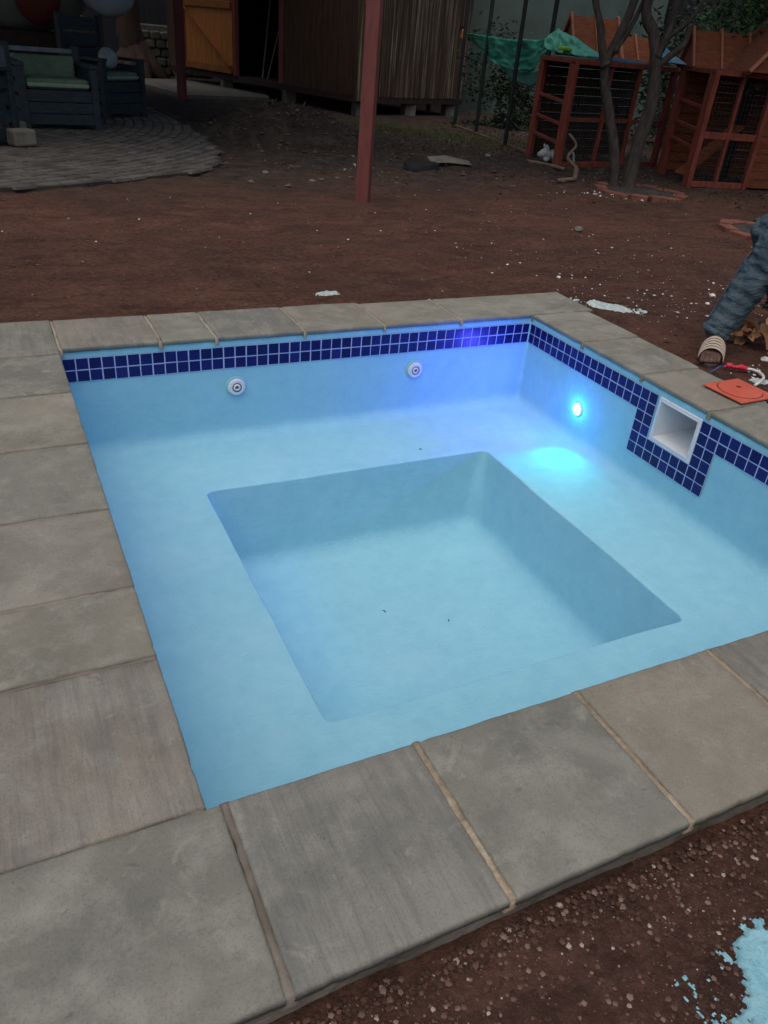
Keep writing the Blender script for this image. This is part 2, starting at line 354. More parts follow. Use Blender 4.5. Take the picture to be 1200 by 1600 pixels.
def scatter(name, mat, n, region, size, kind_label, cond=None, flat=.45, pw=3, sink=.3, dens=None):
    mb = MB(); k = 0; x0, x1, y0, y1 = region; tries = 0
    while k < n and tries < n*12:
        tries += 1
        x = rng.uniform(x0, x1); y = rng.uniform(y0, y1)
        if cond and not cond(x, y): continue
        if dens and rng.random() > dens(x, y): continue
        r = size[0]+(size[1]-size[0])*rng.random()**pw
        mb.rock((x, y, gh(x, y)+r*sink), r, flat=flat); k += 1
    o = mb.build(name, mat); tag(o, kind_label, name.replace('_', ' '), kind='stuff'); return o
POOLX = lambda x, y: not (-2.70 < x < .40 and -2.64 < y < .38)
scatter('gravel', 'gravel', 11000, (-2.4, -.8, -3.1, -2.62), (.0009, .0062), 'small brown gravel in the soil in front of the near slabs', POOLX, pw=4.5, dens=lambda x, y: max(.12, .35+.7*fbm(x*5, y*5)+.6*max(0, 1-(-2.64-y)/.12)))
scatter('soil_clods', 'clods', 7000, (-3.6, 2.8, .36, 3.4), (.002, .012), 'dark red soil clods scattered behind the pool', POOLX, dens=lambda x, y: max(.08, .5+.9*fbm(x*1.6, y*2.2)))
scatter('rubble', 'clods', 6000, (.33, 4.6, -1.6, 4.0), (.002, .014), 'broken soil and grit to the right of the pool', POOLX, dens=lambda x, y: max(.1, .5+.9*fbm(x*2+5, y*2)))
def litter():
    mb = MB()
    for _ in range(5000):
        x = rng.uniform(.2, 6.2); y = rng.uniform(2.6, 8.6)
        if fbm(x*.9, y*.9) < -.35 or rng.random() > .35+.65*min(1, max(0, (x+y-5.5)/3))-.3*(y < 4): continue
        z = gh(x, y)+rng.uniform(0, .012)
        mb.leaf((x, y, z), rng.uniform(.02, .06), rng.uniform(.01, .03), Vector((rng.uniform(-1, 1), rng.uniform(-1, 1), rng.uniform(-.1, .35))).normalized())
    for _ in range(350):
        x = rng.gauss(1.15, .55); y = rng.gauss(7.0, .5)
        mb.leaf((x, y, gh(x, y)), rng.uniform(.03, .10), .02, Vector((rng.uniform(-1, 1), rng.uniform(-1, 1), rng.uniform(0, .8))).normalized())
    tag(mb.build('leaf_litter', 'litter'), 'dark leaf litter and twigs over the ground behind the post', 'leaf litter', kind='stuff')
litter()
def grass():
    mb = MB()
    for _ in range(7000):
        a = rng.gauss(0, 1); b = rng.gauss(0, .55)
        x = 3.75+a*.75+b*.25; y = 7.7-a*.75+b*.6
        if x > 4.9 and y < 6.2: continue
        L = rng.uniform(.02, .055)
        mb.leaf((x, y, gh(x, y)-.004), L, .008, Vector((rng.uniform(-.6, .6), rng.uniform(-.6, .6), 1)).normalized())
    tag(mb.build('grass', 'grass'), 'short dull green grass in front of the weathered shed wall', 'grass', kind='stuff')
grass()
def big_clods():
    mb = MB()
    for _ in range(520):
        if rng.random() < .55: x, y = rng.gauss(1.15, .55), rng.gauss(6.9, .55)
        else: x, y = rng.uniform(-.5, 4.3), rng.uniform(3.3, 6.0)
        q = .008+.035*rng.random()**2.5; mb.rock((x, y, gh(x, y)+q*.15), q, flat=.6)
    tag(mb.build('earth_lumps', 'litter'), 'lumps of dark earth over the dug mound behind the red post', 'earth lumps', kind='stuff')
big_clods()
# white chips scattered right of the pool
def chips():
    mb = MB()
    for (cx, cy, sx, sy, n, r0, r1) in ((1.35, -.05, .22, .22, 60, .003, .015), (1.05, .35, .45, .4, 90, .002, .010), (.9, -.35, .3, .3, 40, .002, .007), (1.2, 1.6, .9, .9, 70, .003, .012), (-.4, 1.6, 1.3, .7, 30, .003, .008), (.6, -1.0, .12, .08, 26, .003, .009), (3.4, 3.3, .35, .12, 60, .006, .022)):
        for _ in range(n):
            x = rng.gauss(cx, sx); y = rng.gauss(cy, sy)
            if not POOLX(x, y): continue
            r = r0+(r1-r0)*rng.random()**2.5; mb.rock((x, y, gh(x, y)+r*.4), r)
    tag(mb.build('plaster_chips', 'chips'), 'white chips strewn over the red soil right of the pool', 'plaster chips', kind='stuff')
chips()
def splash(name, mat, c, rx, ry, ang, label, n=900, thick=.0035, cell=.006, seed=0, thr=.0, hz=None):
    # irregular dried spill: raised cells where a noise field passes a threshold
    mb = MB(); ca, sa = math.cos(ang), math.sin(ang)
    nx = int(2*rx/cell); ny = int(2*ry/cell); g = {}
    for j in range(ny):
        for i in range(nx):
            u = (i+.5)*cell-rx; v = (j+.5)*cell-ry
            d = (u/rx)**2+(v/ry)**2
            val = 1-d + .8*fbm(u*12+seed, v*12, 5) + .6*max(0, d-.2)*fbm(u*70+seed, v*70, 3)*1.6 + .12*fbm(u*90, v*90, 2)
            if val < .35+thr: continue
            g[(i, j)] = val
    idx = {}
    def vert(i, j):
        if (i, j) not in idx:
            u = i*cell-rx; v = j*cell-ry
            u += cell*.45*noi(i*1.7, j*1.3, seed); v += cell*.45*noi(j*1.9, i*1.1, seed+5)
            full = all((i-a, j-b) in g for a in (0, 1) for b in (0, 1))
            x = c[0]+u*ca-v*sa; y = c[1]+u*sa+v*ca
            base = (hz if hz is not None else gh(x, y))
            idx[(i, j)] = len(mb.v); mb.v.append((x, y, base+(thick*(1+.8*noi(u*40, v*40)) + .004 if full else .0005)))
        return idx[(i, j)]
    for (i, j) in g: mb.f.append((vert(i, j), vert(i+1, j), vert(i+1, j+1), vert(i, j+1))); mb.mi.append(0)
    o = mb.build(name, mat, smooth=True); return tag(o, label, 'plaster spill')
splash('plaster_spill', 'splash', (.55, .075), .21, .08, R(-48), 'long pale plaster spill on soil beyond the far right slab corner', seed=3)
splash('plaster_spill', 'splash', (-.90, .56), .075, .045, R(10), 'small pale plaster spill on soil behind the far slabs', seed=9, cell=.004)
splash('plaster_spill', 'cyan_splash', (-1.44, -2.895), .21, .125, R(10), 'turquoise plaster spill on brown soil in front of the near slabs', seed=21, cell=.004, thick=.004)
splash('plaster_spill', 'splash', (.50, -1.00), .06, .035, R(-30), 'little pale plaster spill beside the orange lid and white cable', seed=31, cell=.004)

# ------------------------------------------------------------------ pool
pool = thing('swimming_pool', (0, 0, 0), 'square pale blue plastered plunge pool, empty, with bench, blue tile band and stone coping', 'pool')
W, Hh = 2.27, 2.29       # inner width (x) and length (y)
def ring(x0, x1, y0, y1, r, z, xs, ys, nc=6):
    # perimeter, matched vertex count; xs / ys are fractions or absolute positions along the sides
    pts = []
    def lerp(a, b, t): return a+(b-a)*t
    for t in xs: pts.append((lerp(x0+r, x1-r, t), y1))                     # far side left->right
    for k in range(1, nc): a = R(90)-R(90)*k/nc; pts.append((x1-r+r*math.cos(a), y1-r+r*math.sin(a)))
    for t in ys: pts.append((x1, lerp(y1-r, y0+r, t)))                     # right side far->near
    for k in range(1, nc): a = -R(90)*k/nc; pts.append((x1-r+r*math.cos(a), y0+r+r*math.sin(a)))
    for t in xs: pts.append((lerp(x1-r, x0+r, t), y0))
    for k in range(1, nc): a = R(-90)-R(90)*k/nc; pts.append((x0+r+r*math.cos(a), y0+r+r*math.sin(a)))
    for t in ys: pts.append((x0, lerp(y0+r, y1-r, t)))
    for k in range(1, nc): a = R(180)-R(90)*k/nc; pts.append((x0+r+r*math.cos(a), y1-r+r*math.sin(a)))
    return [(x, y, z) for x, y in pts]
def make_shell():
    r0 = .022
    ylen = Hh-2*r0
    skl = [(-.9605-(-r0))/-ylen, (-1.2005-(-r0))/-ylen]
    ysf = sorted([k/44 for k in range(45)]+skl); xsf = [k/46 for k in range(47)]
    ysf = [t for t in ysf if t in skl or all(abs(t-s) > .008 for s in skl)]
    spec = []     # (x0,x1,y0,y1,r,z)
    def O(d, z, r=None): spec.append((-W+d, -d, -Hh+d, -d, (r0 if r is None else r)+d*.6, z))
    zl = [.0285, .0, -.05, -.1, -.15, -.198, -.25, -.30, -.35]
    for z in zl: O(0, z)
    bz = -.435; fr = .055
    for k in range(0, 7): a = R(90)*k/6; O(fr*(1-math.cos(a)), bz+fr-fr*math.sin(a))
    # bench sheet towards the well rim
    wx0, wx1, wy0, wy1 = -1.805, -.475, -1.765, -.445
    for q in (.35, .7, .93):
        spec.append((-W+fr+(wx0+W-fr)*q, -fr+(wx1+fr)*q, -Hh+fr+(wy0+Hh-fr)*q, -fr+(wy1+fr)*q, .05*(1-q)+.03, bz-.004*q))
    e = .006
    for k in range(0, 5): a = R(90)*k/4; dd = -e+e*math.sin(a); spec.append((wx0+dd, wx1-dd, wy0+dd, wy1-dd, .030, bz-.004-e+e*math.cos(a)))
    fz = -.83; bt = .035; f2 = .09
    for q in (.2, .4, .6, .8, 1.0):
        z = bz-.02+(fz+f2-bz+.02)*q; dd = bt*q; spec.append((wx0+dd, wx1-dd, wy0+dd, wy1-dd, .030+.05*q, z))
    for k in range(1, 8): a = R(90)*k/7; dd = bt+f2*(1-math.cos(a)); spec.append((wx0+dd, wx1-dd, wy0+dd, wy1-dd, .08+f2*(1-math.cos(a))*.7, fz+f2-f2*math.sin(a)))
    for q in (.3, .6, .85): c = bt+f2+.5*q; spec.append((wx0+c, wx1-c, wy0+c, wy1-c, .13*(1-q)+.012, fz-.012*q))
    mb = MB(); rings = []
    for (x0, x1, y0, y1, r, z) in spec:
        rg = ring(x0, x1, y0, y1, r, z, xsf, ysf)
        o = []
        for (x, y, z2) in rg:
            k = .0016 if z2 < -.1 else .0006
            o.append((x+k*noi(x*5, y*5, z2*5)*2, y+k*noi(y*5+9, x*5, z2*5)*2, z2+(.0035*noi(x*3.3, y*3.3, 4) if z2 < -.4 else 0)))
        rings.append((len(mb.v), len(o), z)); mb.v += o
    for k in range(len(rings)-1):
        a, n, za = rings[k]; b, _, zb = rings[k+1]
        for q in range(n):
            q2 = (q+1) % n
            p = mb.v[a+q]; p2 = mb.v[a+q2]
            cy = (p[1]+p2[1])/2; cz = (za+zb)/2
            if abs(p[0]) < .01 and abs(p2[0]) < .01 and -1.2005 < cy < -.9605 and -.198 < cz < 0: continue
            mb.f.append((a+q, b+q, b+q2, a+q2)); mb.mi.append(0)
    a, n, _ = rings[-1]; mb.f.append(tuple(a+q for q in range(n-1, -1, -1))); mb.mi.append(0)
    # collar under the coping
    return mb.build('pool_shell', 'plaster', pool, smooth=True)
make_shell()
# tile bands
def tile_part(cells, seams, frame, label=None):
    # frame(u, z, d) -> world; cells list of (u0,z0) of each tile's lower corner; d = proud distance
    mt = MB(); P = .05; s = .0462; g = (P-s)/2
    for (u, z) in cells:
        a = [(u+g, z+g), (u+g+s, z+g), (u+g+s, z+g+s), (u+g, z+g+s)]
        b = [(u+g+.001, z+g+.001), (u+g+s-.001, z+g+.001), (u+g+s-.001, z+g+s-.001), (u+g+.001, z+g+s-.001)]
        j = [rng.uniform(-.0005, .0005) for _ in range(4)]; du, dz = rng.uniform(-.0006, .0006), rng.uniform(-.0006, .0006)
        vs = [frame(x+du, y+dz, .0012) for x, y in a]+[frame(x+du, y+dz, .0034+j[q]) for q, (x, y) in enumerate(b)]
        mt.add(vs, [(4, 5, 6, 7), (0, 1, 5, 4), (1, 2, 6, 5), (2, 3, 7, 6), (3, 0, 4, 7)])
    t = mt.build('tile_band', 'tile', pool)
    mg = MB()
    for (u, z) in cells:
        mg.add([frame(x, y, .0024) for x, y in ((u, z), (u+P, z), (u+P, z+P), (u, z+P))], [(0, 1, 2, 3)])
    for (u, z, u1, z1) in seams:
        pass
    gb = mg.build('grout', 'grout', t, loc=(0, 0, 0)); gb.location = (0, 0, 0)
farf = lambda u, z, d: (u, -d-.0006, z)
cells = []
for k in range(46):
    u = -.05*(k+1)
    for z in (-.05, -.1):
        if u > -2.262: cells.append((u, z))
tile_part(cells, [], farf)
rightf = lambda u, z, d: (-d-.0006, -u, z)
cells = []
for j in range(45):
    u = .05*j
    rows = [-.05, -.1]
    if j in (17, 18) or j in (24, 25): rows = [-.05*(k+1) for k in range(6)]
    if 19 <= j <= 23: rows = [-.25, -.30]
    for z in rows: cells.append((u, z))
tile_part(cells, [], rightf)
leftf = lambda u, z, d: (-W+d+.0006, -u, z)
tile_part([(.05*j, z) for j in range(45) for z in (-.05, -.1)], [], leftf)
nearf = lambda u, z, d: (u, -Hh+d+.0006, z)
tile_part([(-.05*(k+1), z) for k in range(45) for z in (-.05, -.1)], [], nearf)

# coping slabs
def slab(x0, x1, y0, y1, mat, lift=0.0, tilt=(0, 0)):
    zt, zb = .048+lift, .027; g = .006; x0 += g; x1 -= g; y0 += g; y1 -= g
    nx = max(6, int((x1-x0)/.018)); ny = max(6, int((y1-y0)/.018)); r = .006; sd = rng.uniform(0, 90)
    xs = [x0, x0+r*.3, x0+r]+[x0+r+(x1-x0-2*r)*k/nx for k in range(1, nx)]+[x1-r, x1-r*.3, x1]
    ys = [y0, y0+r*.3, y0+r]+[y0+r+(y1-y0-2*r)*k/ny for k in range(1, ny)]+[y1-r, y1-r*.3, y1]
    dz = lambda t, a, b, n: {0: -r, 1: -r*.3, n-2: -r*.3, n-1: -r}.get(t, 0)
    mb = MB(); NX, NY = len(xs), len(ys)
    cx, cy = (x0+x1)/2, (y0+y1)/2
    def wob(x, y):
        ex = .0014*noi(x*14+sd, y*14)+.0012*noi(x*70, y*70+sd); ex += .006*max(0, noi(x*26+sd, y*26-sd)-.42)*2; return ex
    for j, y in enumerate(ys):
        for i, x in enumerate(xs):
            z = zt+min(dz(i, 0, 0, NX), dz(j, 0, 0, NY)) + .0016*fbm(x*5+sd, y*5) + .0007*fbm(x*30, y*30+sd) + tilt[0]*(x-cx)+tilt[1]*(y-cy)
            e = wob(x, y); ix = e*(1 if i < 3 else -1 if i > NX-4 else 0); iy = wob(y, x)*(1 if j < 3 else -1 if j > NY-4 else 0)
            mb.v.append((x+ix, y+iy, z))
    for j in range(NY-1):
        for i in range(NX-1): mb.f.append((j*NX+i, j*NX+i+1, (j+1)*NX+i+1, (j+1)*NX+i)); mb.mi.append(0)
    per = [i for i in range(NX)]+[j*NX+NX-1 for j in range(1, NY)]+[(NY-1)*NX+i for i in range(NX-2, -1, -1)]+[j*NX for j in range(NY-2, 0, -1)]
    o = len(mb.v)
    for k in per: v = mb.v[k]; mb.v.append((v[0]+.0015*noi(v[0]*60, v[1]*60), v[1]+.0015*noi(v[1]*60, v[0]*60), zb))
    n = len(per)
    for k in range(n): mb.f.append((per[k], o+k, o+(k+1) % n, per[(k+1) % n])); mb.mi.append(0)
    mb.f.append(tuple(o+k for k in range(n))); mb.mi.append(0)
    mb.v = [(a-cx, b-cy, c) for a, b, c in mb.v]
    ob = mb.build('coping_slab', mat, pool, smooth=True, loc=(0, 0, 0)); ob.location = (cx, cy, 0); return ob
XL0, XL1 = -2.68, -2.250
yj = [-2.285, -1.875, -1.62, -1.255, -.85, -.44, -.065, .35]
tl = lambda: (rng.uniform(-.005, .005), rng.uniform(-.008, .008))
for k in range(len(yj)-1): slab(XL0, XL1, yj[k], yj[k+1], ['stone_saw', 'stone', 'stone_brown', 'stone', 'stone', 'stone', 'stone_saw'][k], tilt=tl())
xn = [-2.68, -2.225, -1.852, -1.468, -1.088, -.70, -.32, .03, .36]
for k in range(len(xn)-1): slab(xn[k], xn[k+1], -2.632, -2.275, ['stone', 'stone_saw', 'stone', 'stone_brown', 'stone_saw', 'stone', 'stone', 'stone'][k], tilt=tl())
xf = [-2.25, -1.86, -1.63, -1.23, -.835, -.42, .388]
for k in range(len(xf)-1): slab(xf[k], xf[k+1], -.012 if k < 5 else -.012, .345 if k < 4 else .325, ['stone_saw', 'stone', 'stone_saw', 'stone', 'stone', 'stone'][k], tilt=(rng.uniform(-.002, .002), rng.uniform(-.005, .005)) if k < 5 else (0, 0))
yr = [-.012, -.42, -.83, -1.22, -1.61, -1.99, -2.275]
for k in range(len(yr)-1): slab(-.010, .345-.01*k, yr[k+1], yr[k], ['stone', 'stone', 'stone_brown', 'stone', 'stone', 'stone'][k], tilt=(rng.uniform(-.006, .006), rng.uniform(-.006, .006)))
# mortar bed + joints (a ring under the slabs, reaching into the joints)
def mortar():
    mb = MB()
    def gridslab(x0, x1, y0, y1, zt, zb, st=.02):
        nx = max(2, int((x1-x0)/st)); ny = max(2, int((y1-y0)/st)); o = len(mb.v)
        for j in range(ny+1):
            for i in range(nx+1):
                x = x0+(x1-x0)*i/nx; y = y0+(y1-y0)*j/ny
                mb.v.append((x, y, zt+.003*fbm(x*22, y*22)))
        for j in range(ny):
            for i in range(nx): mb.f.append((o+j*(nx+1)+i, o+j*(nx+1)+i+1, o+(j+1)*(nx+1)+i+1, o+(j+1)*(nx+1)+i)); mb.mi.append(0)
    # joints: a low uneven ridge of mortar between two slabs, each its own part
    def joint(a, b, w=.013, z=.0465, mat='mortar'):
        mb = MB(); a = Vector(a); b = Vector(b); L = (b-a).length; n = int(L/.006); d = (b-a)/L; p = Vector((-d.y, d.x))
        for k in range(n+1):
            c = a+(b-a)*k/n; ww = w*(1+.45*noi(c.x*40, c.y*40)+.4*noi(c.x*9, c.y*9, 3)); off = p*.004*noi(c.x*12, c.y*12, 7)
            for q, hh in ((-1, -.030), (-.7, -.0012), (0, .0006), (.7, -.0012), (1, -.030)):
                e = c+off+p*q*ww*.74; mb.v.append((e.x, e.y, z-.0030+hh+.0022*noi(e.x*50, e.y*50, 2)+.0012*noi(e.x*160, e.y*160)))
        for k in range(n):
            for q in range(4): mb.f.append((k*5+q, k*5+q+1, (k+1)*5+q+1, (k+1)*5+q)); mb.mi.append(0)
        mb.f += [(0, 1, 2, 3, 4), tuple(n*5+q for q in (4, 3, 2, 1, 0))]; mb.mi += [0, 0]
        mb.build('joint_mortar', mat, pool, smooth=True)
    for y in yj[:-1]: joint((XL0+.01, y), (XL1-.008, y), .013, .0465, 'mortar_grey')
    for k, x in enumerate(xn[1:-1]): joint((x, -2.625), (x, -2.279), .015, .0470, 'mortar_grey' if k == 0 else 'mortar')
    for x in xf[:-1]: joint((x, -.009), (x, .335), .012, .0475, 'mortar_pale')
    for y in yr[1:-1]: joint((-.006, y), (.315, y), .012, .0470, 'mortar_grey')
    joint((-.01, -.012), (.34, -.012), .010, .047, 'mortar_grey'); joint((-.01, -2.275), (.31, -2.275), .010, .047, 'mortar_grey')
    # bed under the slabs
    b2 = MB()
    def wallstrip(pts, z0, z1):
        n = len(pts); o = len(b2.v)
        for (x, y) in pts: b2.v.append((x, y, z0)); b2.v.append((x, y, z1))
        for k in range(n-1): b2.f.append((o+2*k, o+2*k+2, o+2*k+3, o+2*k+1)); b2.mi.append(0)
    def jag(a, b, n=90, amp=.010):
        out = []
        for k in range(n+1):
            t = k/n; x = a[0]+(b[0]-a[0])*t; y = a[1]+(b[1]-a[1])*t; q = amp*fbm(x*9, y*9)
            out.append((x+q*.6, y+q))
        return out
    wallstrip(jag((-2.66, -2.613), (.33, -2.613), 160, .005), -.09, .0262)
    wallstrip(jag((-2.665, .34), (.37, .315)), -.05, .0262)
    wallstrip(jag((.325, .31), (.29, -2.62)), -.09, .0262)
    wallstrip(jag((-2.667, -2.62), (-2.667, .34)), -.09, .0262)
    for (x0, x1, y0, y1) in ((-2.66, -2.275, -2.60, .33), (.006, .325, -2.60, .30), (-2.275, .006, -2.60, -2.296), (-2.275, .006, .006, .30)):
        b2.box(x0, x1, y0, y1, -.003 if x0 == .006 else -.09, .0245)
    b2.build('mortar_bed', 'bed', pool)
mortar()
# crumbs of mortar and dropped soil against the near slab edge
def spill_edge():
    mb = MB()
    for _ in range(1500):
        x = rng.uniform(-2.5, -.5); y = -2.63-abs(rng.gauss(0, .022)); r = .0012+.006*rng.random()**2
        mb.rock((x, y, gh(x, y)+r*rng.uniform(.2, 1.3)), r)
    tag(mb.build('edge_rubble', 'gravel'), 'crumbled grit heaped along the outer edge of the near slabs', 'rubble', kind='stuff')
spill_edge()

# return jets
def jet(x, z):
    mt = Matrix.Translation((x, -.001, z)) @ Matrix.Rotation(R(90), 4, 'X')
    r = MB().lathe([(.046, -.012), (.047, .002), (.044, .004), (.040, .003)], 40, mt)
    rr = r.build('return_jet', 'plaster', pool, smooth=True)
    b = MB().lathe([(.036, -.004), (.0385, .004), (.0385, .010), (.034, .015), (.022, .0155), (.018, .012), (.016, .009), (.0165, .015), (.012, .018), (.0085, .0175), (.0075, .010), (.0, .009)], 72, mt,
        mod=lambda k, q, rad: rad*(1-.07*(q % 4 == 0)) if k in (1, 2, 3) else rad)
    b.build('jet_face', 'white_plastic', rr, loc=(0, 0, 0))
    MB().lathe([(.0072, .0102), (.0, .0106)], 24, mt).build('jet_hole', 'dark_plastic', rr, loc=(0, 0, 0))
    MB().lathe([(.0215, .0158), (.0185, .0158), (.0180, .0125)], 40, mt).build('jet_ring', 'wire', rr, loc=(0, 0, 0))
jet(-1.547, -.187); jet(-.653, -.192)
# pool light
ml = Matrix.Translation((-.001, -.485, -.268)) @ Matrix.Rotation(R(-90), 4, 'Y')
lt = MB().lathe([(.036, -.01), (.036, .004), (.032, .009), (.026, .010), (.025, .004)], 40, ml).build('pool_light', 'white_plastic', pool, smooth=True)
MB().lathe([(.0255, .003), (.024, .007), (.018, .0115), (.009, .0138), (.0, .0145)], 40, ml).build('lens', 'lens', lt, smooth=True, loc=(0, 0, 0))
# skimmer
def skimmer():
    y0, y1, z0, z1 = -1.2005, -.9605, -.198, 0.0; f = .016
    mb = MB()
    iy0, iy1, iz0, iz1 = y0+f, y1-f, z0+f+.004, z1-f
    X = -.006
    for (a, b, c, d) in ((y0-.0, y1+.0, iz1, z1-.0), (y0, y1, z0, iz0), (y0, iy0, iz0, iz1), (iy1, y1, iz0, iz1)): mb.box(X, .002, a, b, c, d)
    fr = mb.build('skimmer', 'skimmer_white', pool, bevel=.002)
    th = MB()   # tapering throat
    by0, by1, bz0, bz1, D = iy0+.035, iy1-.035, iz0+.030, iz1-.012, .20
    A = [(.0, iy0, iz0), (.0, iy1, iz0), (.0, iy1, iz1), (.0, iy0, iz1)]; B = [(D, by0, bz0), (D, by1, bz0), (D, by1, bz1), (D, by0, bz1)]
    for k in range(4): th.quad(A[k], A[(k+1) % 4], B[(k+1) % 4], B[k])
    th.quad(*B)
    t = th.build('throat', 'skimmer_white', fr, loc=(0, 0, 0))
    rv = MB()
    for (a, b, c, d) in ((iy0, iy1, iz1, iz1+.004), (iy0, iy1, iz0-.004, iz0), (iy0-.004, iy0, iz0, iz1), (iy1, iy1+.004, iz0, iz1)): rv.box(X-.003, X-.0005, a, b, c, d)
    rv.build('skimmer_lip', 'white_plastic', fr, loc=(0, 0, 0))
skimmer()
# small specks lying on the pool floor and bench
def speck(x, y, z, l, a, label):
    mb = MB(); d = Vector((math.cos(a), math.sin(a), 0)); mb.tube([Vector((x, y, z+.0045)), Vector((x, y, z+.006))+d*l*.5+Vector((.002, 0, 0)), Vector((x, y, z+.004))+d*l], [.0012, .0024, .001], 5)
    tag(mb.build('twig', 'dark_wood'), label, 'twig')
speck(-1.20, -.95, -.843, .022, 1.9, 'tiny dark twig in the middle of the blue pool floor')
speck(-.98, -1.09, -.843, .016, 1.2, 'tiny dark twig on the pool floor nearer the right well wall')
speck(-.77, -.36, -.441, .014, 2.4, 'tiny dark twig on the far bench below the right jet')

# ------------------------------------------------------------------ skimmer lid, cable
lid = thing('skimmer_lid', (.27, -1.11, .0535), 'flat orange square plastic lid with round disc, lying on the right coping', 'skimmer lid')
mb = MB().box(-.105, .105, -.102, .102, 0, .009); o = mb.build('plate', 'orange_plastic', lid, bevel=.004, loc=(0, 0, 0)); o.rotation_euler.z = R(2)
mb = MB().lathe([(.088, .0092), (.088, .0122), (.084, .0135), (.060, .0130), (.0, .0125)], 64); d = mb.build('disc', 'orange_plastic', lid, smooth=True, loc=(0, 0, 0))
mb = MB().lathe([(.0925, .0091), (.0885, .0096), (.0885, .0091)], 64); mb.build('groove', 'orange_dark', lid, loc=(0, 0, 0))
mb = MB().lathe([(.010, .0126), (.010, .0148), (.006, .0146), (.0, .0137)], 20); h = mb.build('finger_hole', 'orange_dark', lid, loc=(.012, .02, 0))
def bez(pts, n=10):
    out = []; P = [Vector(p) for p in pts]; P = [P[0]]+P+[P[-1]]
    for k in range(1, len(P)-2):
        for q in range(n):
            t = q/n; a, b, c, d = P[k-1:k+3]
            out.append(.5*((2*b)+(-a+c)*t+(2*a-5*b+4*c-d)*t*t+(-a+3*b-3*c+d)*t**3))
    out.append(P[-2]); return out
cab = thing('cable', (.5, -.95, .04), 'white cable joined by red tape to a thin blue wire, lying right of the coping', 'cable')
MB().tube(bez([(.385, -1.085, .060), (.42, -1.075, .066), (.50, -1.03, .060), (.56, -.965, .050), (.565, -.915, .048), (.535, -.905, .050)]), .0062, 10).build('cable_sheath', 'white_cable', cab, smooth=True)
MB().tube(bez([(.537, -.906, .050), (.510, -.890, .055), (.490, -.880, .052)]), [.010]*6+[.012]*6+[.008]*9, 10, wob=.25).build('red_tape', 'red_rubber', cab, smooth=True)
MB().tube(bez([(.488, -.879, .052), (.468, -.862, .056), (.452, -.853, .048)]), [.008]*6+[.012]*8+[.005]*7, 10, wob=.3).build('red_tape', 'red_rubber', cab, smooth=True)
MB().tube(bez([(.452, -.853, .048), (.42, -.858, .054), (.385, -.862, .042), (.35, -.87, .035)]), .0022, 6).build('blue_wire', 'blue_wire', cab, smooth=True)

# ------------------------------------------------------------------ loose stones
def stone_ob(x, y, r, label, mat='whitestone', name='stone', group=None):
    bm = bmesh.new(); bmesh.ops.create_icosphere(bm, subdivisions=3, radius=r)
    for v in bm.verts: v.co *= 1+.28*noise.noise(v.co*(1.6/r)+Vector((x*9, y*9, 0))); v.co.z *= .62
    me = bpy.data.meshes.new(name); bm.to_mesh(me); bm.free(); me.materials.append(M[mat]); me.polygons.foreach_set('use_smooth', [True]*len(me.polygons))
    o = bpy.data.objects.new(name, me); COL.objects.link(o); o.location = (x, y, gh(x, y)+r*.4); return tag(o, label, 'stone', group)
stone_ob(.78, -.80, .019, 'rounded white stone right of the sandal and above the white cable')
stone_ob(1.40, .14, .018, 'lone white stone on red soil up and left of the jeans leg')
stone_ob(1.24, .02, .013, 'small white stone just below the lone white one, on dark rubble')
stone_ob(1.22, -.20, .016, 'white stone lowest in the rubble beside the jeans')
stone_ob(1.42, -.10, .015, 'pale stone touching the shin side of the jeans leg')
stone_ob(1.66, 1.78, .035, 'tan lump of stone alone on the soil far right of the pool', 'stonepile')
stone_ob(.62, .62, .012, 'tiny white stone beyond the long plaster spill')
stone_ob(-.05, 4.2, .03, 'pale stone at the foot edge of the dug soil left of red post', 'stonepile')
stone_ob(3.05, 5.35, .04, 'pale flat stone on the leaf litter left of the wooden run', 'stonepile')

# ------------------------------------------------------------------ red posts, and an unseen roof added to darken the yard
def post(x, y, w, h, label, tilt=0):
    h = 3.09 if y > 5 else h
    mb = MB(); n = 14; t = thing('red_post', (x, y, gh(x, y)), label, 'post', 'red painted posts')
    mb.box(-w/2, w/2, -w/2, w/2, -.1, h); o = mb.build('post_shaft', 'red_post', t, bevel=.006, loc=(0, 0, 0)); o.rotation_euler = (0, tilt, R(-38))
    f = MB().box(-w*.9, w*.9, -w*.9, w*.9, h, h+.01); f.build('cap_plate', 'black_metal', t, loc=(0, 0, 0)); return t
post(.37, 2.96, .105, 2.6, 'thick red post rising from red soil in the middle of the view')
post(.83, 11.3, .12, 2.6, 'thinner looking far red post left of the orange door')
rf = MB(); rf.box(-7.5, 2.3, 4.7, 12.6, 3.1, 3.16); tag(rf.build('shade_roof', 'roofing'), 'unseen flat dark roof sheet added to shade the patio', 'roof')  # added above the view to keep sky light off the background

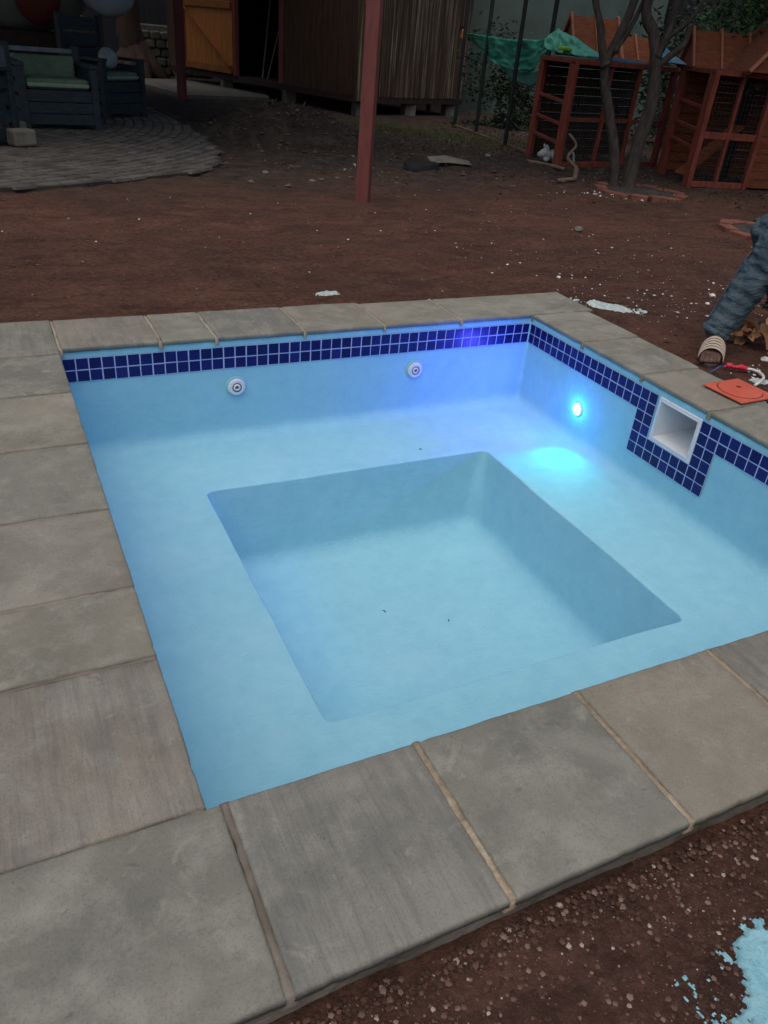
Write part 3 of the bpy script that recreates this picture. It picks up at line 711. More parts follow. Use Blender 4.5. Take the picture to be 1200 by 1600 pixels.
# ------------------------------------------------------------------ patio, path
def patio():
    pts = [(-2.3, 3.40), (-1.85, 3.53), (-1.33, 3.82), (-.71, 4.2), (-.38, 4.6), (-.10, 5.7), (.01, 7.2), (-.02, 8.8), (-.2, 10.4), (-.6, 12.5), (-6, 12.5), (-6, 3.2)]
    def inside(x, y):
        c = False; j = len(pts)-1
        for i in range(len(pts)):
            xi, yi = pts[i]; xj, yj_ = pts[j]
            if (yi > y) != (yj_ > y) and x < (xj-xi)*(y-yi)/(yj_-yi)+xi: c = not c
            j = i
        return c
    b = MB(); b.add([(x, y, .026) for x, y in pts]+[(x, y, -.05) for x, y in pts], [tuple(range(len(pts)))]+[(i, (i+1) % len(pts), (i+1) % len(pts)+len(pts), i+len(pts)) for i in range(len(pts))])
    tag(b.build('patio', 'cobble_bed'), kind='structure')
    mb = MB(); cx, cy = -4.6, 8.2; r = .4
    while r < 9:
        n = int(6.283*r/.20)
        for k in range(n):
            a = 6.283*(k+.5*(int(r/.115) % 2))/n; x = cx+r*math.cos(a); y = cy+r*math.sin(a)
            if not inside(x, y) or x < -4.6: continue
            w, h = rng.uniform(.088, .094), rng.uniform(.048, .052); ca, sa = math.cos(a), math.sin(a); z = .034+rng.uniform(-.004, .005)
            T = lambda u, v, zz: (x+u*ca-v*sa, y+u*sa+v*ca, zz)
            vs = [T(-h, -w, .015), T(h, -w, .015), T(h, w, .015), T(-h, w, .015), T(-h*.8, -w*.88, z), T(h*.8, -w*.88, z), T(h*.8, w*.88, z), T(-h*.8, w*.88, z)]
            mb.add(vs, [(4, 5, 6, 7), (0, 1, 5, 4), (1, 2, 6, 5), (2, 3, 7, 6), (3, 0, 4, 7)])
        r += .112
    tag(mb.build('paving', 'cobble'), kind='structure')
    p = MB(); q = [(.95, 11.6), (2.55, 12.0), (2.9, 13.4), (2.2, 15.2), (1.6, 15.2), (.4, 14.6)]
    p.add([(x, y, .045) for x, y in q]+[(x, y, -.05) for x, y in q], [tuple(range(6))]+[(i, (i+1) % 6, (i+1) % 6+6, i+6) for i in range(6)])
    tag(p.build('path', 'concrete'), kind='structure')
patio()

# ------------------------------------------------------------------ shed
def shed():
    C0 = Vector((3.40, 10.0)); dl = (Vector((1.75, 15.1))-C0); Ll = dl.length; dl.normalize(); dr = Vector((-dl.y, dl.x));
    if dr.x < 0: dr = -dr
    s = thing('shed', (C0.x, C0.y, 0), 'dark wooden plank shed raised on short piers, weathered right wall and open doorway', 'shed')
    zb = .28; H = 2.5; Lr = 2.55
    P = lambda a, b, z: Vector((C0.x+dl.x*a+dr.x*b, C0.y+dl.y*a+dr.y*b, z))
    # left wall planks (vertical), door bay from a=3.55..5.3 ; opening 2.1..3.5
    def planks(a0, a1, mat, name, w=.15, f=lambda a: (a, 0), z0=zb, z1=H, out=(-1, 0)):
        mb = MB(); a = a0
        while a < a1-.01:
            b = min(a+w*rng.uniform(.85, 1.15), a1); t = .022+rng.uniform(0, .008); g = .004
            p0 = P(*f(a+g), z0); p1 = P(*f(b-g), z0); n = P(*out, 0)-P(0, 0, 0); n.z = 0; n.normalize()
            vs = []
            for q in (p0, p1):
                for d in (0, t):
                    for z in (z0+rng.uniform(-.01, .01), z1): vs.append((q.x+n.x*d, q.y+n.y*d, z))
            mb.add(vs, [(0, 1, 3, 2), (4, 6, 7, 5), (0, 4, 5, 1), (2, 3, 7, 6), (0, 2, 6, 4), (1, 5, 7, 3)]); a = b
        return mb.build(name, mat, s)
    planks(.03, 2.0, 'shed_plank', 'wall', out=(0, -1))
    planks(5.25, 5.9, 'shed_plank', 'wall', out=(0, -1))
    planks(.03, Lr, 'shed_old', 'wall', w=.10, f=lambda a: (0, a), out=(-1, 0))
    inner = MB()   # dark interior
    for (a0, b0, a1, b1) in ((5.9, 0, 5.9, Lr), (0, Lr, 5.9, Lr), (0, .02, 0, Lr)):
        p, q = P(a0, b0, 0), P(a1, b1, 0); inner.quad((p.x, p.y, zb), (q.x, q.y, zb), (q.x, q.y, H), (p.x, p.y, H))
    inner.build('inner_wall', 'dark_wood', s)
    r = MB(); a, b, c, d = P(-.3, -.3, H), P(6.2, -.3, H), P(6.2, Lr+.3, H), P(-.3, Lr+.3, H)
    r.add([a, b, c, d]+[v+Vector((0, 0, .08)) for v in (a, b, c, d)], [(0, 1, 2, 3), (4, 5, 6, 7), (0, 1, 5, 4), (1, 2, 6, 5), (2, 3, 7, 6), (3, 0, 4, 7)]); r.build('roof', 'roofing', s)
    fl = MB(); a, b, c, d = P(-.02, -.02, zb-.09), P(5.92, -.02, zb-.09), P(5.92, Lr, zb-.09), P(-.02, Lr, zb-.09)
    fl.add([a, b, c, d]+[v+Vector((0, 0, .09)) for v in (a, b, c, d)], [(0, 1, 2, 3), (4, 5, 6, 7), (0, 1, 5, 4), (1, 2, 6, 5), (2, 3, 7, 6), (3, 0, 4, 7)]); fl.build('floor_frame', 'dark_wood', s)
    for (a, b) in ((.12, .15), (.12, 1.3), (.12, 2.35), (2.0, .12), (4.0, .12), (5.7, .12)):
        p = P(a, b, 0); MB().box(-.10, .10, -.10, .10, -.1, zb-.09).build('pier', 'stonepile', s, loc=(p.x-C0.x, p.y-C0.y, 0))
    cp = MB(); p = P(-.03, -.03, 0); cp.beam((p.x, p.y, zb-.06), (p.x, p.y, H), .11, .11); cp.build('corner_post', 'shed_old', s)
    for a in (2.05, 3.45, 5.2):
        p = P(a, -.02, 0); MB().beam((p.x, p.y, zb), (p.x, p.y, H), .10, .08).build('door_frame', 'red_post', s)
    # door leaf in the bay 3.5..5.15
    dz0, dz1 = zb+.02, 1.47
    dm = MB(); k = 0; n = 9
    for k in range(n):
        a0 = 3.51+1.62*k/n; a1 = 3.51+1.62*(k+1)/n-.006
        p, q = P(a0, -.03, 0), P(a1, -.03, 0); nn = (P(0, -1, 0)-P(0, 0, 0)).normalized()*.03
        vs = [(e.x+nn.x*w, e.y+nn.y*w, z) for e in (p, q) for w in (0, 1) for z in (dz0, dz1)]
        dm.add(vs, [(0, 1, 3, 2), (4, 6, 7, 5), (0, 4, 5, 1), (2, 3, 7, 6), (0, 2, 6, 4), (1, 5, 7, 3)])
    door = dm.build('door', 'door', s)
    up = MB(); nn = P(0, -.075, 0)-P(0, 0, 0)
    up.beam(P(3.62, -.075, dz1-.05), P(3.62, -.075, dz0+.08), .02, .02)
    fr = MB()
    fr.beam(P(3.55, -.08, dz0+.12), P(5.10, -.08, dz1-.14), .09, .03); fr.beam(P(3.52, -.08, dz1-.07), P(5.12, -.08, dz1-.07), .04, .11); fr.beam(P(3.52, -.08, dz0+.06), P(5.12, -.08, dz0+.06), .04, .11)
    fr.build('brace', 'door_rail', door, loc=(0, 0, 0))
    # boards above the half door
    planks(3.5, 5.2, 'shed_plank', 'wall', z0=1.49, out=(0, -1))
    # leaning sticks in the doorway
    st = thing('garden_sticks', (P(2.8, .4, 0).x, P(2.8, .4, 0).y, zb), 'pale sticks leaning inside the dark shed doorway', 'sticks')
    for (a, b, c, e) in ((2.3, .3, 2.7, .5), (2.9, .3, 2.6, .6), (3.2, .4, 3.3, .7)):
        p = P(a, b, zb); q = P(c, e, 1.9); MB().tube([p, q], .015, 6).build('stick', 'wire', st)
shed()

# ------------------------------------------------------------------ boundary behind
def boundary():
    b = MB(); p = [(-9, 17.5), (3.5, 17.8)]
    b.box(-9, 4, 18.2, 18.4, -.2, 3.2); tag(b.build('boundary_wall', 'fence_dark'), 'dark garden wall far behind the oven and patio', 'wall')
    w = MB().beam((5.6, 13.2, 1.5), (9.2, 9.7, 1.5), .15, 3.4); tag(w.build('boundary_wall', 'boundary'), 'grey green wall behind the green tarpaulin', 'wall')
    f = thing('board_fence', (11, 7, 0), 'dark board fence with pale strips painted as slits of light behind the hutches', 'fence')
    pp = MB(); A = Vector((9.25, 9.75, 0)); Bq = Vector((12.5, -1.0, 0)); L = (Bq-A).length; n = int(L/.14)
    for k in range(n):
        a = A+(Bq-A)*k/n; c = A+(Bq-A)*(k+.93)/n; h = 2.6+rng.uniform(-.05, .05)
        pp.quad((a.x, a.y, -.1), (c.x, c.y, -.1), (c.x, c.y, h), (a.x, a.y, h)); pp.quad((a.x+.03, a.y, -.1), (c.x+.03, c.y, -.1), (c.x+.03, c.y, h), (a.x+.03, a.y, h))
    pp.build('board', 'fence_dark', f)
    sl = MB(); d = (Bq-A).normalized(); nn = Vector((-1, -.3, 0)).normalized()*.03
    for k in range(22):  # pale strips stand in for light showing between the boards
        sl = MB()
        t = rng.uniform(.2, .75)*L; w = rng.uniform(.008, .03); z0 = 1.55+rng.uniform(-.15, .2); z1 = z0+rng.uniform(.12, .4); a = A+d*t+nn
        sl.add([(a.x, a.y, z0), (a.x+d.x*w, a.y+d.y*w, z0), (a.x+d.x*w+.02, a.y+d.y*w, z1), (a.x+.02, a.y, z1)], [(0, 1, 2, 3)])
        sl.build('light_strip', 'slit', f)
    g = MB().box(8.9, 9.3, -8, -2, -.2, 3.0); tag(g.build('boundary_wall', 'boundary'), 'grey green garden wall beyond the right side of the pool', 'wall')
boundary()
def bush(name, c, rx, ry, rz, n, L, mat, label, trunk=True, cat='bush', stems=5):
    t = thing(name, (c[0], c[1], 0), label, cat)
    mb = MB(); cl = [Vector((rng.gauss(0, .45), rng.gauss(0, .45), rng.gauss(0, .45))) for _ in range(max(8, n//60))]
    for k in range(n):
        q = rng.choice(cl); p = q+Vector((rng.gauss(0, .16), rng.gauss(0, .16), rng.gauss(0, .16)))
        mb.leaf((c[0]+p.x*rx, c[1]+p.y*ry, max(.02, c[2]+p.z*rz)), L*rng.uniform(.6, 1.3), L*.4)
    mb.build('foliage', mat, t)
    if trunk:
        s = MB()
        for k in range(stems):
            a = rng.uniform(0, 6.28); s.tube([(c[0]+.05*math.cos(a), c[1]+.05*math.sin(a), -.05), (c[0]+rx*.2*math.cos(a), c[1]+ry*.2*math.sin(a), c[2]*.6), (c[0]+rx*.45*math.cos(a), c[1]+ry*.45*math.sin(a), c[2]+rz*.4)], [.025, .018, .006], 6)
        s.build('stem', 'bark', t)
    return t
bush('bush', (5.9, 9.3, .5), .9, .8, .75, 2600, .10, 'leaf_dark', 'dark bush behind the black poles and below the green tarpaulin')
bush('bush', (-2.0, 13.6, 1.0), 1.5, .8, 1.2, 1800, .16, 'leaf_dark', 'dark bush mass behind the pale oven')
bush('bush', (7.6, 7.2, 1.1), 1.2, 1.2, 1.3, 2200, .12, 'leaf_dark', 'dark bush behind the left wooden run')
bush('bush', (8.2, 4.6, 1.1), 1.2, 1.4, 1.2, 1500, .12, 'leaf_dark', 'dark bush behind the right wooden run')

# ------------------------------------------------------------------ black poles
def pole(x, y, label, h=2.3):
    t = thing('metal_pole', (x, y, gh(x, y)), label, 'pole', 'thin black poles in front of the tarpaulin')
    MB().tube([(0, 0, -.05), (0, 0, h)], .028, 10).build('pole_shaft', 'black_metal', t, loc=(0, 0, 0))
    MB().lathe([(.05, 0), (.05, .012), (.034, .02), (.03, .02)], 16).build('foot_plate', 'black_metal', t, loc=(0, 0, 0))
pole(4.16, 6.68, 'black pole nearest the wooden run among the poles before the tarpaulin')
pole(4.51, 8.03, 'middle black pole of the three standing on the grass edge')
pole(4.66, 8.95, 'black pole farthest left, next to the shed wall')
pole(4.16, 6.02, 'black pole close behind the left wooden run, rising through the tarpaulin')
tag(MB().beam((4.66, 8.95, .02), (4.10, 5.9, .02), .03, .03).build('ground_rail', 'dead_wood'), 'thin pale rail lying on the ground along the black poles', 'rail')
rp = MB().beam((5.32, 11.1, 0), (5.32, 11.1, 2.2), .06, .06); tag(rp.build('red_post', 'red_post', bevel=.004), 'slender red post at the right end of the weathered shed wall', 'post', 'red painted posts')

# ------------------------------------------------------------------ tarpaulin
def sheet(nm, rows, mat, nu=44, nv=18, fold=.055, parent=None, sd=0., thick=.004):
    # rows: list of polylines (each list of xyz) lofted
    def samp(pl, t):
        t *= len(pl)-1; k = min(int(t), len(pl)-2); f = t-k; return Vector(pl[k])*(1-f)+Vector(pl[k+1])*f
    mb = MB()
    for j in range(nv+1):
        tv = j/nv*(len(rows)-1); k = min(int(tv), len(rows)-2); f = tv-k
        for i in range(nu+1):
            t = i/nu; p = samp(rows[k], t)*(1-f)+samp(rows[k+1], t)*f
            q = fold*(noi(t*7+sd, j/nv*3, sd)+.6*noi(t*16, j/nv*7, sd+3)+.8*abs(noi(t*4+j/nv*5, 2, sd)))
            mb.v.append(p+Vector((-.6, -.7, .15))*q)
    for j in range(nv):
        for i in range(nu): mb.f.append((j*(nu+1)+i, j*(nu+1)+i+1, (j+1)*(nu+1)+i+1, (j+1)*(nu+1)+i)); mb.mi.append(0)
    o = mb.build(nm, mat, parent, smooth=True); m = o.modifiers.new('solid', 'SOLIDIFY'); m.thickness = thick; return o
tp = thing('tarpaulin', (4.3, 7.0, 1.0), 'crumpled green tarpaulin slung from the left run to behind the black poles', 'tarpaulin')
sheet('main_sheet', [[(5.02, 9.6, 1.31), (4.45, 7.9, 1.28), (4.30, 7.1, 1.26), (4.28, 6.5, 1.28), (4.15, 6.05, 1.30)], [(5.04, 9.5, 1.26), (4.5, 7.9, 1.10), (4.38, 7.1, 1.05), (4.30, 6.5, 1.10), (4.15, 6.0, 1.21)], [(5.03, 9.4, 1.22), (4.50, 7.8, .96), (4.40, 7.1, .90), (4.34, 6.6, .93), (4.12, 5.95, 1.14)]], 'tarp', parent=tp, sd=1.)
sheet('lower_flap', [[(4.55, 7.7, .97), (4.42, 7.1, .90), (4.36, 6.6, .93), (4.14, 6.1, .98)], [(4.55, 7.7, .94), (4.44, 7.1, .78), (4.38, 6.6, .74), (4.20, 6.15, .82)]], 'tarp_back', nv=6, fold=.02, parent=tp, sd=4.)
sheet('heap', [[(3.96, 5.85, 1.19), (4.05, 5.75, 1.17), (4.2, 5.5, 1.15), (4.45, 5.38, 1.15)], [(4.05, 6.0, 1.30), (4.15, 5.9, 1.40), (4.3, 5.75, 1.34), (4.6, 5.55, 1.18)], [(4.2, 6.15, 1.30), (4.3, 6.1, 1.42), (4.45, 6.0, 1.30), (4.65, 5.75, 1.17)]], 'tarp', parent=tp, sd=8., fold=.06)
MB().box(-.09, .09, -.05, .05, 0, .045).build('lime_cloth', 'lime', tp, bevel=.015, loc=(4.10-4.3, 5.62-7.0, .19)).rotation_euler = (0, 0, R(20))
st = thing('cloth', (4.5, 4.9, 1.1), 'small pale blue cloth bunched against the orange gable roof', 'cloth')
sheet('blue_sheet', [[(4.90, 4.90, 1.18), (4.98, 4.80, 1.17), (5.10, 4.62, 1.165)], [(4.92, 4.95, 1.27), (5.0, 4.9, 1.24), (5.12, 4.70, 1.19)], [(4.95, 5.0, 1.37), (5.03, 4.95, 1.31), (5.16, 4.8, 1.20)]], 'tarp_blue', nu=14, nv=8, fold=.03, parent=st, sd=11.)
nv_ = sheet('cloth', [[(4.25, 5.10, 1.135), (4.7, 5.16, 1.13), (5.1, 5.15, 1.13)], [(4.25, 5.4, 1.16), (4.7, 5.4, 1.17), (5.05, 5.4, 1.16)]], 'navy_cloth', nu=18, nv=6, fold=.02, sd=14.); tag(nv_, 'dark navy cloth strip lying on top of the left wooden run', 'cloth')
hb = sheet('cloth', [[(5.04, 9.75, 1.22), (5.0, 9.55, 1.18)], [(5.06, 9.72, 1.36), (5.0, 9.5, 1.32)]], 'hutch_batten', nu=6, nv=4, fold=.02, sd=3.); tag(hb, 'tan rag at the upper left corner of the green tarpaulin', 'rag')

# ------------------------------------------------------------------ hutches
def gable(parent, o, e1, e2, L, half, z0, zr, name='gable_roof', nb=3):
    """o: gable-end centre on plan; ridge runs along e1"""
    o = Vector((*o, 0)); e1 = Vector((*e1, 0)).normalized(); e2 = Vector((*e2, 0)).normalized()
    A = lambda a, b, z: o+e1*a+e2*b+Vector((0, 0, z))
    mb = MB()
    for s in (-1, 1):
        n = 6
        for k in range(n):
            t0, t1 = k/n, (k+1)/n-.01
            p = [A(0, s*half*(1-t0), z0+(zr-z0)*t0), A(L, s*half*(1-t0), z0+(zr-z0)*t0), A(L, s*half*(1-t1), z0+(zr-z0)*t1+.012), A(0, s*half*(1-t1), z0+(zr-z0)*t1+.012)]
            mb.quad(*p); mb.quad(*[q-Vector((0, 0, .02)) for q in p])
    r = mb.build(name, 'hutch_board', parent)
    for aa in (.03, L-.03): MB().add([A(aa, -half+.02, z0), A(aa, half-.02, z0), A(aa, 0, zr-.02), A(aa+.02, -half+.02, z0), A(aa+.02, half-.02, z0), A(aa+.02, 0, zr-.02)], [(0, 1, 2), (3, 4, 5), (0, 1, 4, 3), (1, 2, 5, 4), (2, 0, 3, 5)]).build('gable_end', 'hutch_board', r, loc=(0, 0, 0))
    b = MB()
    for k in range(nb):
        a = L*k/(nb-1)
        for s in (-1, 1): b.beam(A(a, s*half*1.04, z0+.005), A(a, 0, zr+.035), .035, .022, up=e1)
    b.build('batten', 'hutch_batten', r, loc=(0, 0, 0)); return r
def hutch(o, e1, e2, L, D, H, label, spec):
    t = thing('hutch', (o[0], o[1], 0), label, 'hutch', 'wooden animal runs along the fence')
    o = Vector((*o, 0)); e1 = Vector((*e1, 0)).normalized(); e2 = Vector((*e2, 0)).normalized()
    A = lambda a, b, z: o+e1*a+e2*b+Vector((0, 0, z))
    g0 = .0
    def bar(p, q, w, d, nm, mat='hutch_wood', up=None): return MB().beam(p, q, w, d, up=up or e1).build(nm, mat, t, bevel=.003)
    for a, b, w in spec['posts']: bar(A(a, b, -.02), A(a, b, H), w, .06, 'corner_post')
    for a, w in spec['studs']: bar(A(a, 0, .02), A(a, 0, H-.03), w, .035, 'stud')
    for b in (0, D): bar(A(-.03, b, H), A(L, b, H), .09, .05, 'top_rail', up=Vector((0, 0, 1)))
    for a in (0, L): bar(A(a, 0, H+.002), A(a, D, H+.002), .07, .045, 'top_rail', up=Vector((0, 0, 1)))
    bar(A(0, 0, .03), A(spec['open'], 0, .03), .05, .06, 'bottom_rail', up=Vector((0, 0, 1)))
    bar(A(0, 0, spec['mid']), A(spec['open'], 0, spec['mid']), .03, spec.get('midw', .035), 'middle_rail', up=Vector((0, 0, 1)))
    for z in spec['rungs']: bar(A(0, .04, z-.015), A(0, D-.04, z+.02), .03, .035, 'side_rung', up=Vector((0, 0, 1)))
    back = MB()
    n = int(H/.10)
    for k in range(n):
        z = .02+k*.1
        p = [A(0, D-.01, z), A(L, D-.01, z), A(L, D+.01, z+.094), A(0, D+.01, z+.094)]; back.quad(*p)
    back.build('back_panel', spec['back'], t)
    w = MB()
    k = 0
    while k*.05 < spec['open']: w.beam(A(k*.05, -.005, .03), A(k*.05, -.005, H-.04), .0009, .0009); k += 1
    k = 1
    while k*.05 < H-.05: w.beam(A(0, -.005, k*.05), A(spec['open'], -.005, k*.05), .0009, .0009, up=Vector((0, 0, 1))); k += 1
    w.build('wire_mesh', 'wire', t)
    tb = MB(); m = 7
    for k in range(m): p = [A(0, D*(k/m), H+.026), A(L, D*(k/m), H+.026), A(L, D*((k+.95)/m), H+.03), A(0, D*((k+.95)/m), H+.03)]; tb.quad(*p)
    if spec.get('lidded', True): tb.build('top_board', 'dark_wood', t)
    if 'panel' in spec:
        a0, a1 = spec['panel']; pn = MB(); n = 12
        for k in range(n):
            z = .02+(H-.05)*k/n; z1 = .02+(H-.05)*(k+1)/n-.004
            p = [A(a0, -.012, z), A(a1, -.012, z), A(a1, -.022, z1), A(a0, -.022, z1)]; pn.quad(*p); pn.quad(*[v+e2*.02 for v in p])
        pn.build('board_panel', 'hutch_board', t)
        bar(A(a0, -.02, 0), A(a0, -.02, H), .05, .05, 'stud')
    return t, A
h1, A1 = hutch((3.82, 5.02), (.97, .14), (.22, .98), 1.75, .88, 1.10, 'red stained wooden run on the left with wire front and tarpaulin heaped on it',
    dict(posts=[(0, 0, .10), (0, .88, .08), (1.75, 0, .07), (1.75, .88, .06)], studs=[(.62, .045), (1.12, .045)], open=1.75, mid=.52, rungs=[.27, .47, .70], back='dark_wood'))
h2, A2 = hutch((4.78, 3.86), (.975, -.20), (.44, .90), 1.9, .98, 1.13, 'red stained wooden run on the right with boarded panel and inner ramp',
    dict(posts=[(0, 0, .11), (0, .98, .12), (1.9, 0, .08), (1.9, .98, .08)], studs=[(.36, .045)], open=.72, mid=.53, midw=.07, rungs=[.40, .58, .80], back='hutch_board', panel=(.74, 1.9)))
rm = MB().beam(A2(.02, .35, .08), A2(.62, .35, .62), .22, .02, up=(0, 0, 1)); rm.build('ramp', 'hutch_board', h2)
# boarded end visible inside the right run
bi = MB()
for k in range(10): z = .05+k*.105; bi.quad(A2(.03, .93, z), A2(.5, .93, z), A2(.5, .95, z+.095), A2(.03, .95, z+.095))
bi.build('inner_board', 'hutch_board', h2)
gable(h1, (4.42, 6.05), (1, -.25), (.25, 1), .62, .30, 1.16, 1.56)
gable(h1, (5.20, 6.02), (1, -.25), (.25, 1), .42, .22, 1.15, 1.40, nb=3)
gable(h2, (5.06, 4.62), (1, -.55), (.5, 1), .62, .30, 1.15, 1.50)
gable(h2, (5.40, 3.50), (.44, .90), (1, -.1), .9, .46, 1.16, 1.62, nb=2)
# hay and pieces inside
for (a, b, lab) in ((.25, .4, 'straw heap on the floor inside the left run'),):
    pass
def animal():
    parts = [((0, 0, .07), .085), ((.10, .02, .075), .095), ((.21, .03, .06), .075), ((-.12, .0, .075), .065), ((-.17, -.01, .085), .055), ((-.22, -.015, .075), .035)]
    bm = bmesh.new()
    for (c, r) in parts: bmesh.ops.create_icosphere(bm, subdivisions=3, radius=r, matrix=Matrix.Translation(c))
    for (x, y) in ((-.16, .03), (-.16, -.04)): bmesh.ops.create_icosphere(bm, subdivisions=2, radius=.02, matrix=Matrix.Translation((x+.02, y, .15)) @ Matrix.Rotation(R(-30), 4, 'Y') @ Matrix.Scale(2.6, 4, (0, 0, 1)))
    for (x, y) in ((-.14, .05), (-.14, -.05), (.22, .06), (.22, -.05)): bmesh.ops.create_icosphere(bm, subdivisions=2, radius=.025, matrix=Matrix.Translation((x, y, .022)) @ Matrix.Scale(1.8, 4, (1, 0, 0)))
    me = bpy.data.meshes.new('rabbit'); bm.to_mesh(me); bm.free()
    o = bpy.data.objects.new('rabbit', me); COL.objects.link(o)
    m = o.modifiers.new('r', 'REMESH'); m.mode = 'VOXEL'; m.voxel_size = .009; s = o.modifiers.new('s', 'SMOOTH'); s.iterations = 4
    bpy.context.view_layer.update(); dg = bpy.context.evaluated_depsgraph_get(); me2 = bpy.data.meshes.new_from_object(o.evaluated_get(dg)); o.modifiers.clear(); o.data = me2
    me2.materials.clear(); me2.materials.append(M['fur_dark']); me2.materials.append(M['fur_white'])
    for p in me2.polygons:
        p.use_smooth = True; x = p.center.x+.02*noi(p.center.y*20, p.center.z*20); p.material_index = 1 if (x < -.05 or x > .22) else 0
    o.location = (4.02, 5.34, .02); o.rotation_euler = (0, 0, R(-8)); tag(o, 'black and white rabbit lying on the floor of the left wooden run', 'rabbit')
animal()

# ------------------------------------------------------------------ trees
def tree(name, base, stems, label, crown=None, roots=True, mat='bark'):
    t = thing(name, (base[0], base[1], 0), label, 'tree')
    mb = MB()
    for pts, rad in stems: q = bez(pts, 6); rr = [rad[0]+(rad[-1]-rad[0])*k/(len(q)-1) for k in range(len(q))]; rr[0] *= 1.35; rr[1] *= 1.18; mb.tube(q, rr, 12, wob=.22)
    mb.build('trunk', mat, t, smooth=True)
    if crown:
        c, rx, ry, rz, n, L = crown; cb = MB(); cl = [Vector((rng.gauss(0, .5), rng.gauss(0, .5), rng.gauss(0, .4))) for _ in range(28)]
        for k in range(n):
            q = rng.choice(cl)+Vector((rng.gauss(0, .14), rng.gauss(0, .14), rng.gauss(0, .12))); cb.leaf((c[0]+q.x*rx, c[1]+q.y*ry, max(3.1 if c[1] > 10 else 2.15, c[2]+q.z*rz)), L*rng.uniform(.6, 1.3), L*.45)
        cb.build('crown', 'leaf', t)
    return t
tree('tree', (3.62, 3.68), [([(3.64, 3.74, -.03), (3.60, 3.78, .3), (3.52, 3.86, .6), (3.40, 3.97, 1.05), (3.44, 3.92, 1.34), (3.50, 3.87, 1.65), (3.6, 3.9, 2.4), (3.5, 4.2, 3.1)], (.056, .030)),
    ([(3.40, 3.96, 1.10), (3.34, 4.01, 1.25), (3.28, 4.04, 1.45), (3.20, 4.12, 1.7), (3.0, 4.3, 2.4)], (.05, .02)),
    ([(3.43, 3.92, 1.22), (3.55, 3.86, 1.5), (3.66, 3.85, 1.9)], (.03, .012))], 'slim forked grey tree trunk in front of the left wooden run', ((3.4, 4.4, 3.3), 1.7, 1.7, 1.0, 6000, .13))
tree('tree', (3.78, 3.62), [([(3.74, 3.64, -.03), (3.76, 3.66, .4), (3.80, 3.64, .8), (3.76, 3.66, 1.12), (3.70, 3.70, 1.37), (3.60, 3.80, 1.67), (3.7, 3.7, 2.5), (4.0, 3.4, 3.2)], (.074, .038)),
    ([(3.74, 3.67, 1.22), (3.80, 3.63, 1.42), (3.82, 3.62, 1.7), (4.1, 3.5, 2.5)], (.05, .02)),
    ([(3.78, 3.64, 1.36), (3.92, 3.50, 1.55), (3.98, 3.42, 1.8)], (.03, .01)), ([(3.76, 3.66, 1.12), (3.88, 3.55, 1.28), (3.93, 3.52, 1.36), (3.92, 3.50, 1.5)], (.035, .02))], 'thicker leaning grey tree trunk in front of the gap between the runs', ((4.8, 3.2, 3.5), 1.9, 1.9, 1.0, 6500, .13))
# small dead branch at the trunk base
br = MB().tube(bez([(3.35, 4.05, .02), (3.42, 4.15, .12), (3.34, 4.22, .22), (3.42, 4.22, .34), (3.36, 4.3, .44)]), [.03]*10+[.022]*10+[.015]*10+[.012]*11, 8, wob=.3)
br.tube(bez([(3.35, 4.05, .02), (3.2, 3.9, .05), (3.05, 3.95, .03)]), .022, 8, wob=.3)
tag(br.build('branch', 'dead_wood', smooth=True), 'crooked dead tan branch left of the tree trunks', 'branch')
tag(MB().tube(bez([(3.55, 5.25, .03), (3.62, 4.95, .04), (3.7, 4.7, .03)]), .02, 8, wob=.2).build('branch', 'dead_wood', smooth=True), 'straight pale stick on the ground before the left run corner post', 'branch')
# foliage tree top right
fr = bush('leafy_shrub', (5.95, 4.45, 1.75), .55, .7, .65, 4200, .075, 'leaf', 'bright green leafy shrub rising behind the right run at the frame edge', cat='shrub')
# wide trunk far left
tree('tree', (.98, 15.9), [([(.98, 15.9, -.1), (.92, 15.9, .3), (.85, 15.9, .9), (.8, 15.9, 1.8), (.8, 15.9, 3.2)], (.30, .20))], 'broad dark trunk with flared base behind the patio', ((.8, 15.5, 3.5), 2, 2, 1, 2500, .2), mat='bark_dark')
ro = MB()
for a in range(9): an = a*.7; ro.tube([(.95, 15.9, .55), (.95+.42*math.cos(an), 15.9+.42*math.sin(an), .12), (.95+.7*math.cos(an), 15.9+.7*math.sin(an), -.05)], [.24, .14, .05], 8)
o = ro.build('root_flare', 'bark_dark', smooth=True); o.parent = [q for q in COL.objects if q.name.startswith('tree') and q.parent is None][-1]; o.location = -o.parent.location
# stones behind
def stonewall():
    mb = MB(); t = thing('stone_wall', (1.9, 16.6, 0), 'low pale rubble wall beside the broad dark trunk', 'wall')
    for j in range(5):
        for k in range(7):
            x = 1.30+.22*k+.11*(j % 2); mb.box(-.10, .10, -.07, .07, -.075, .075, mat=Matrix.Translation((x, 16.72+rng.uniform(-.03, .03), .1+j*.165)) @ Matrix.Rotation(rng.uniform(-.12, .12), 4, 'Y') @ Matrix.Rotation(rng.uniform(-.2, .2), 4, 'Z'))
    mb.box(1.2, 2.8, 16.8, 17.0, -.1, .95); mb.build('stonework', 'stonepile', t, bevel=.03)
stonewall()

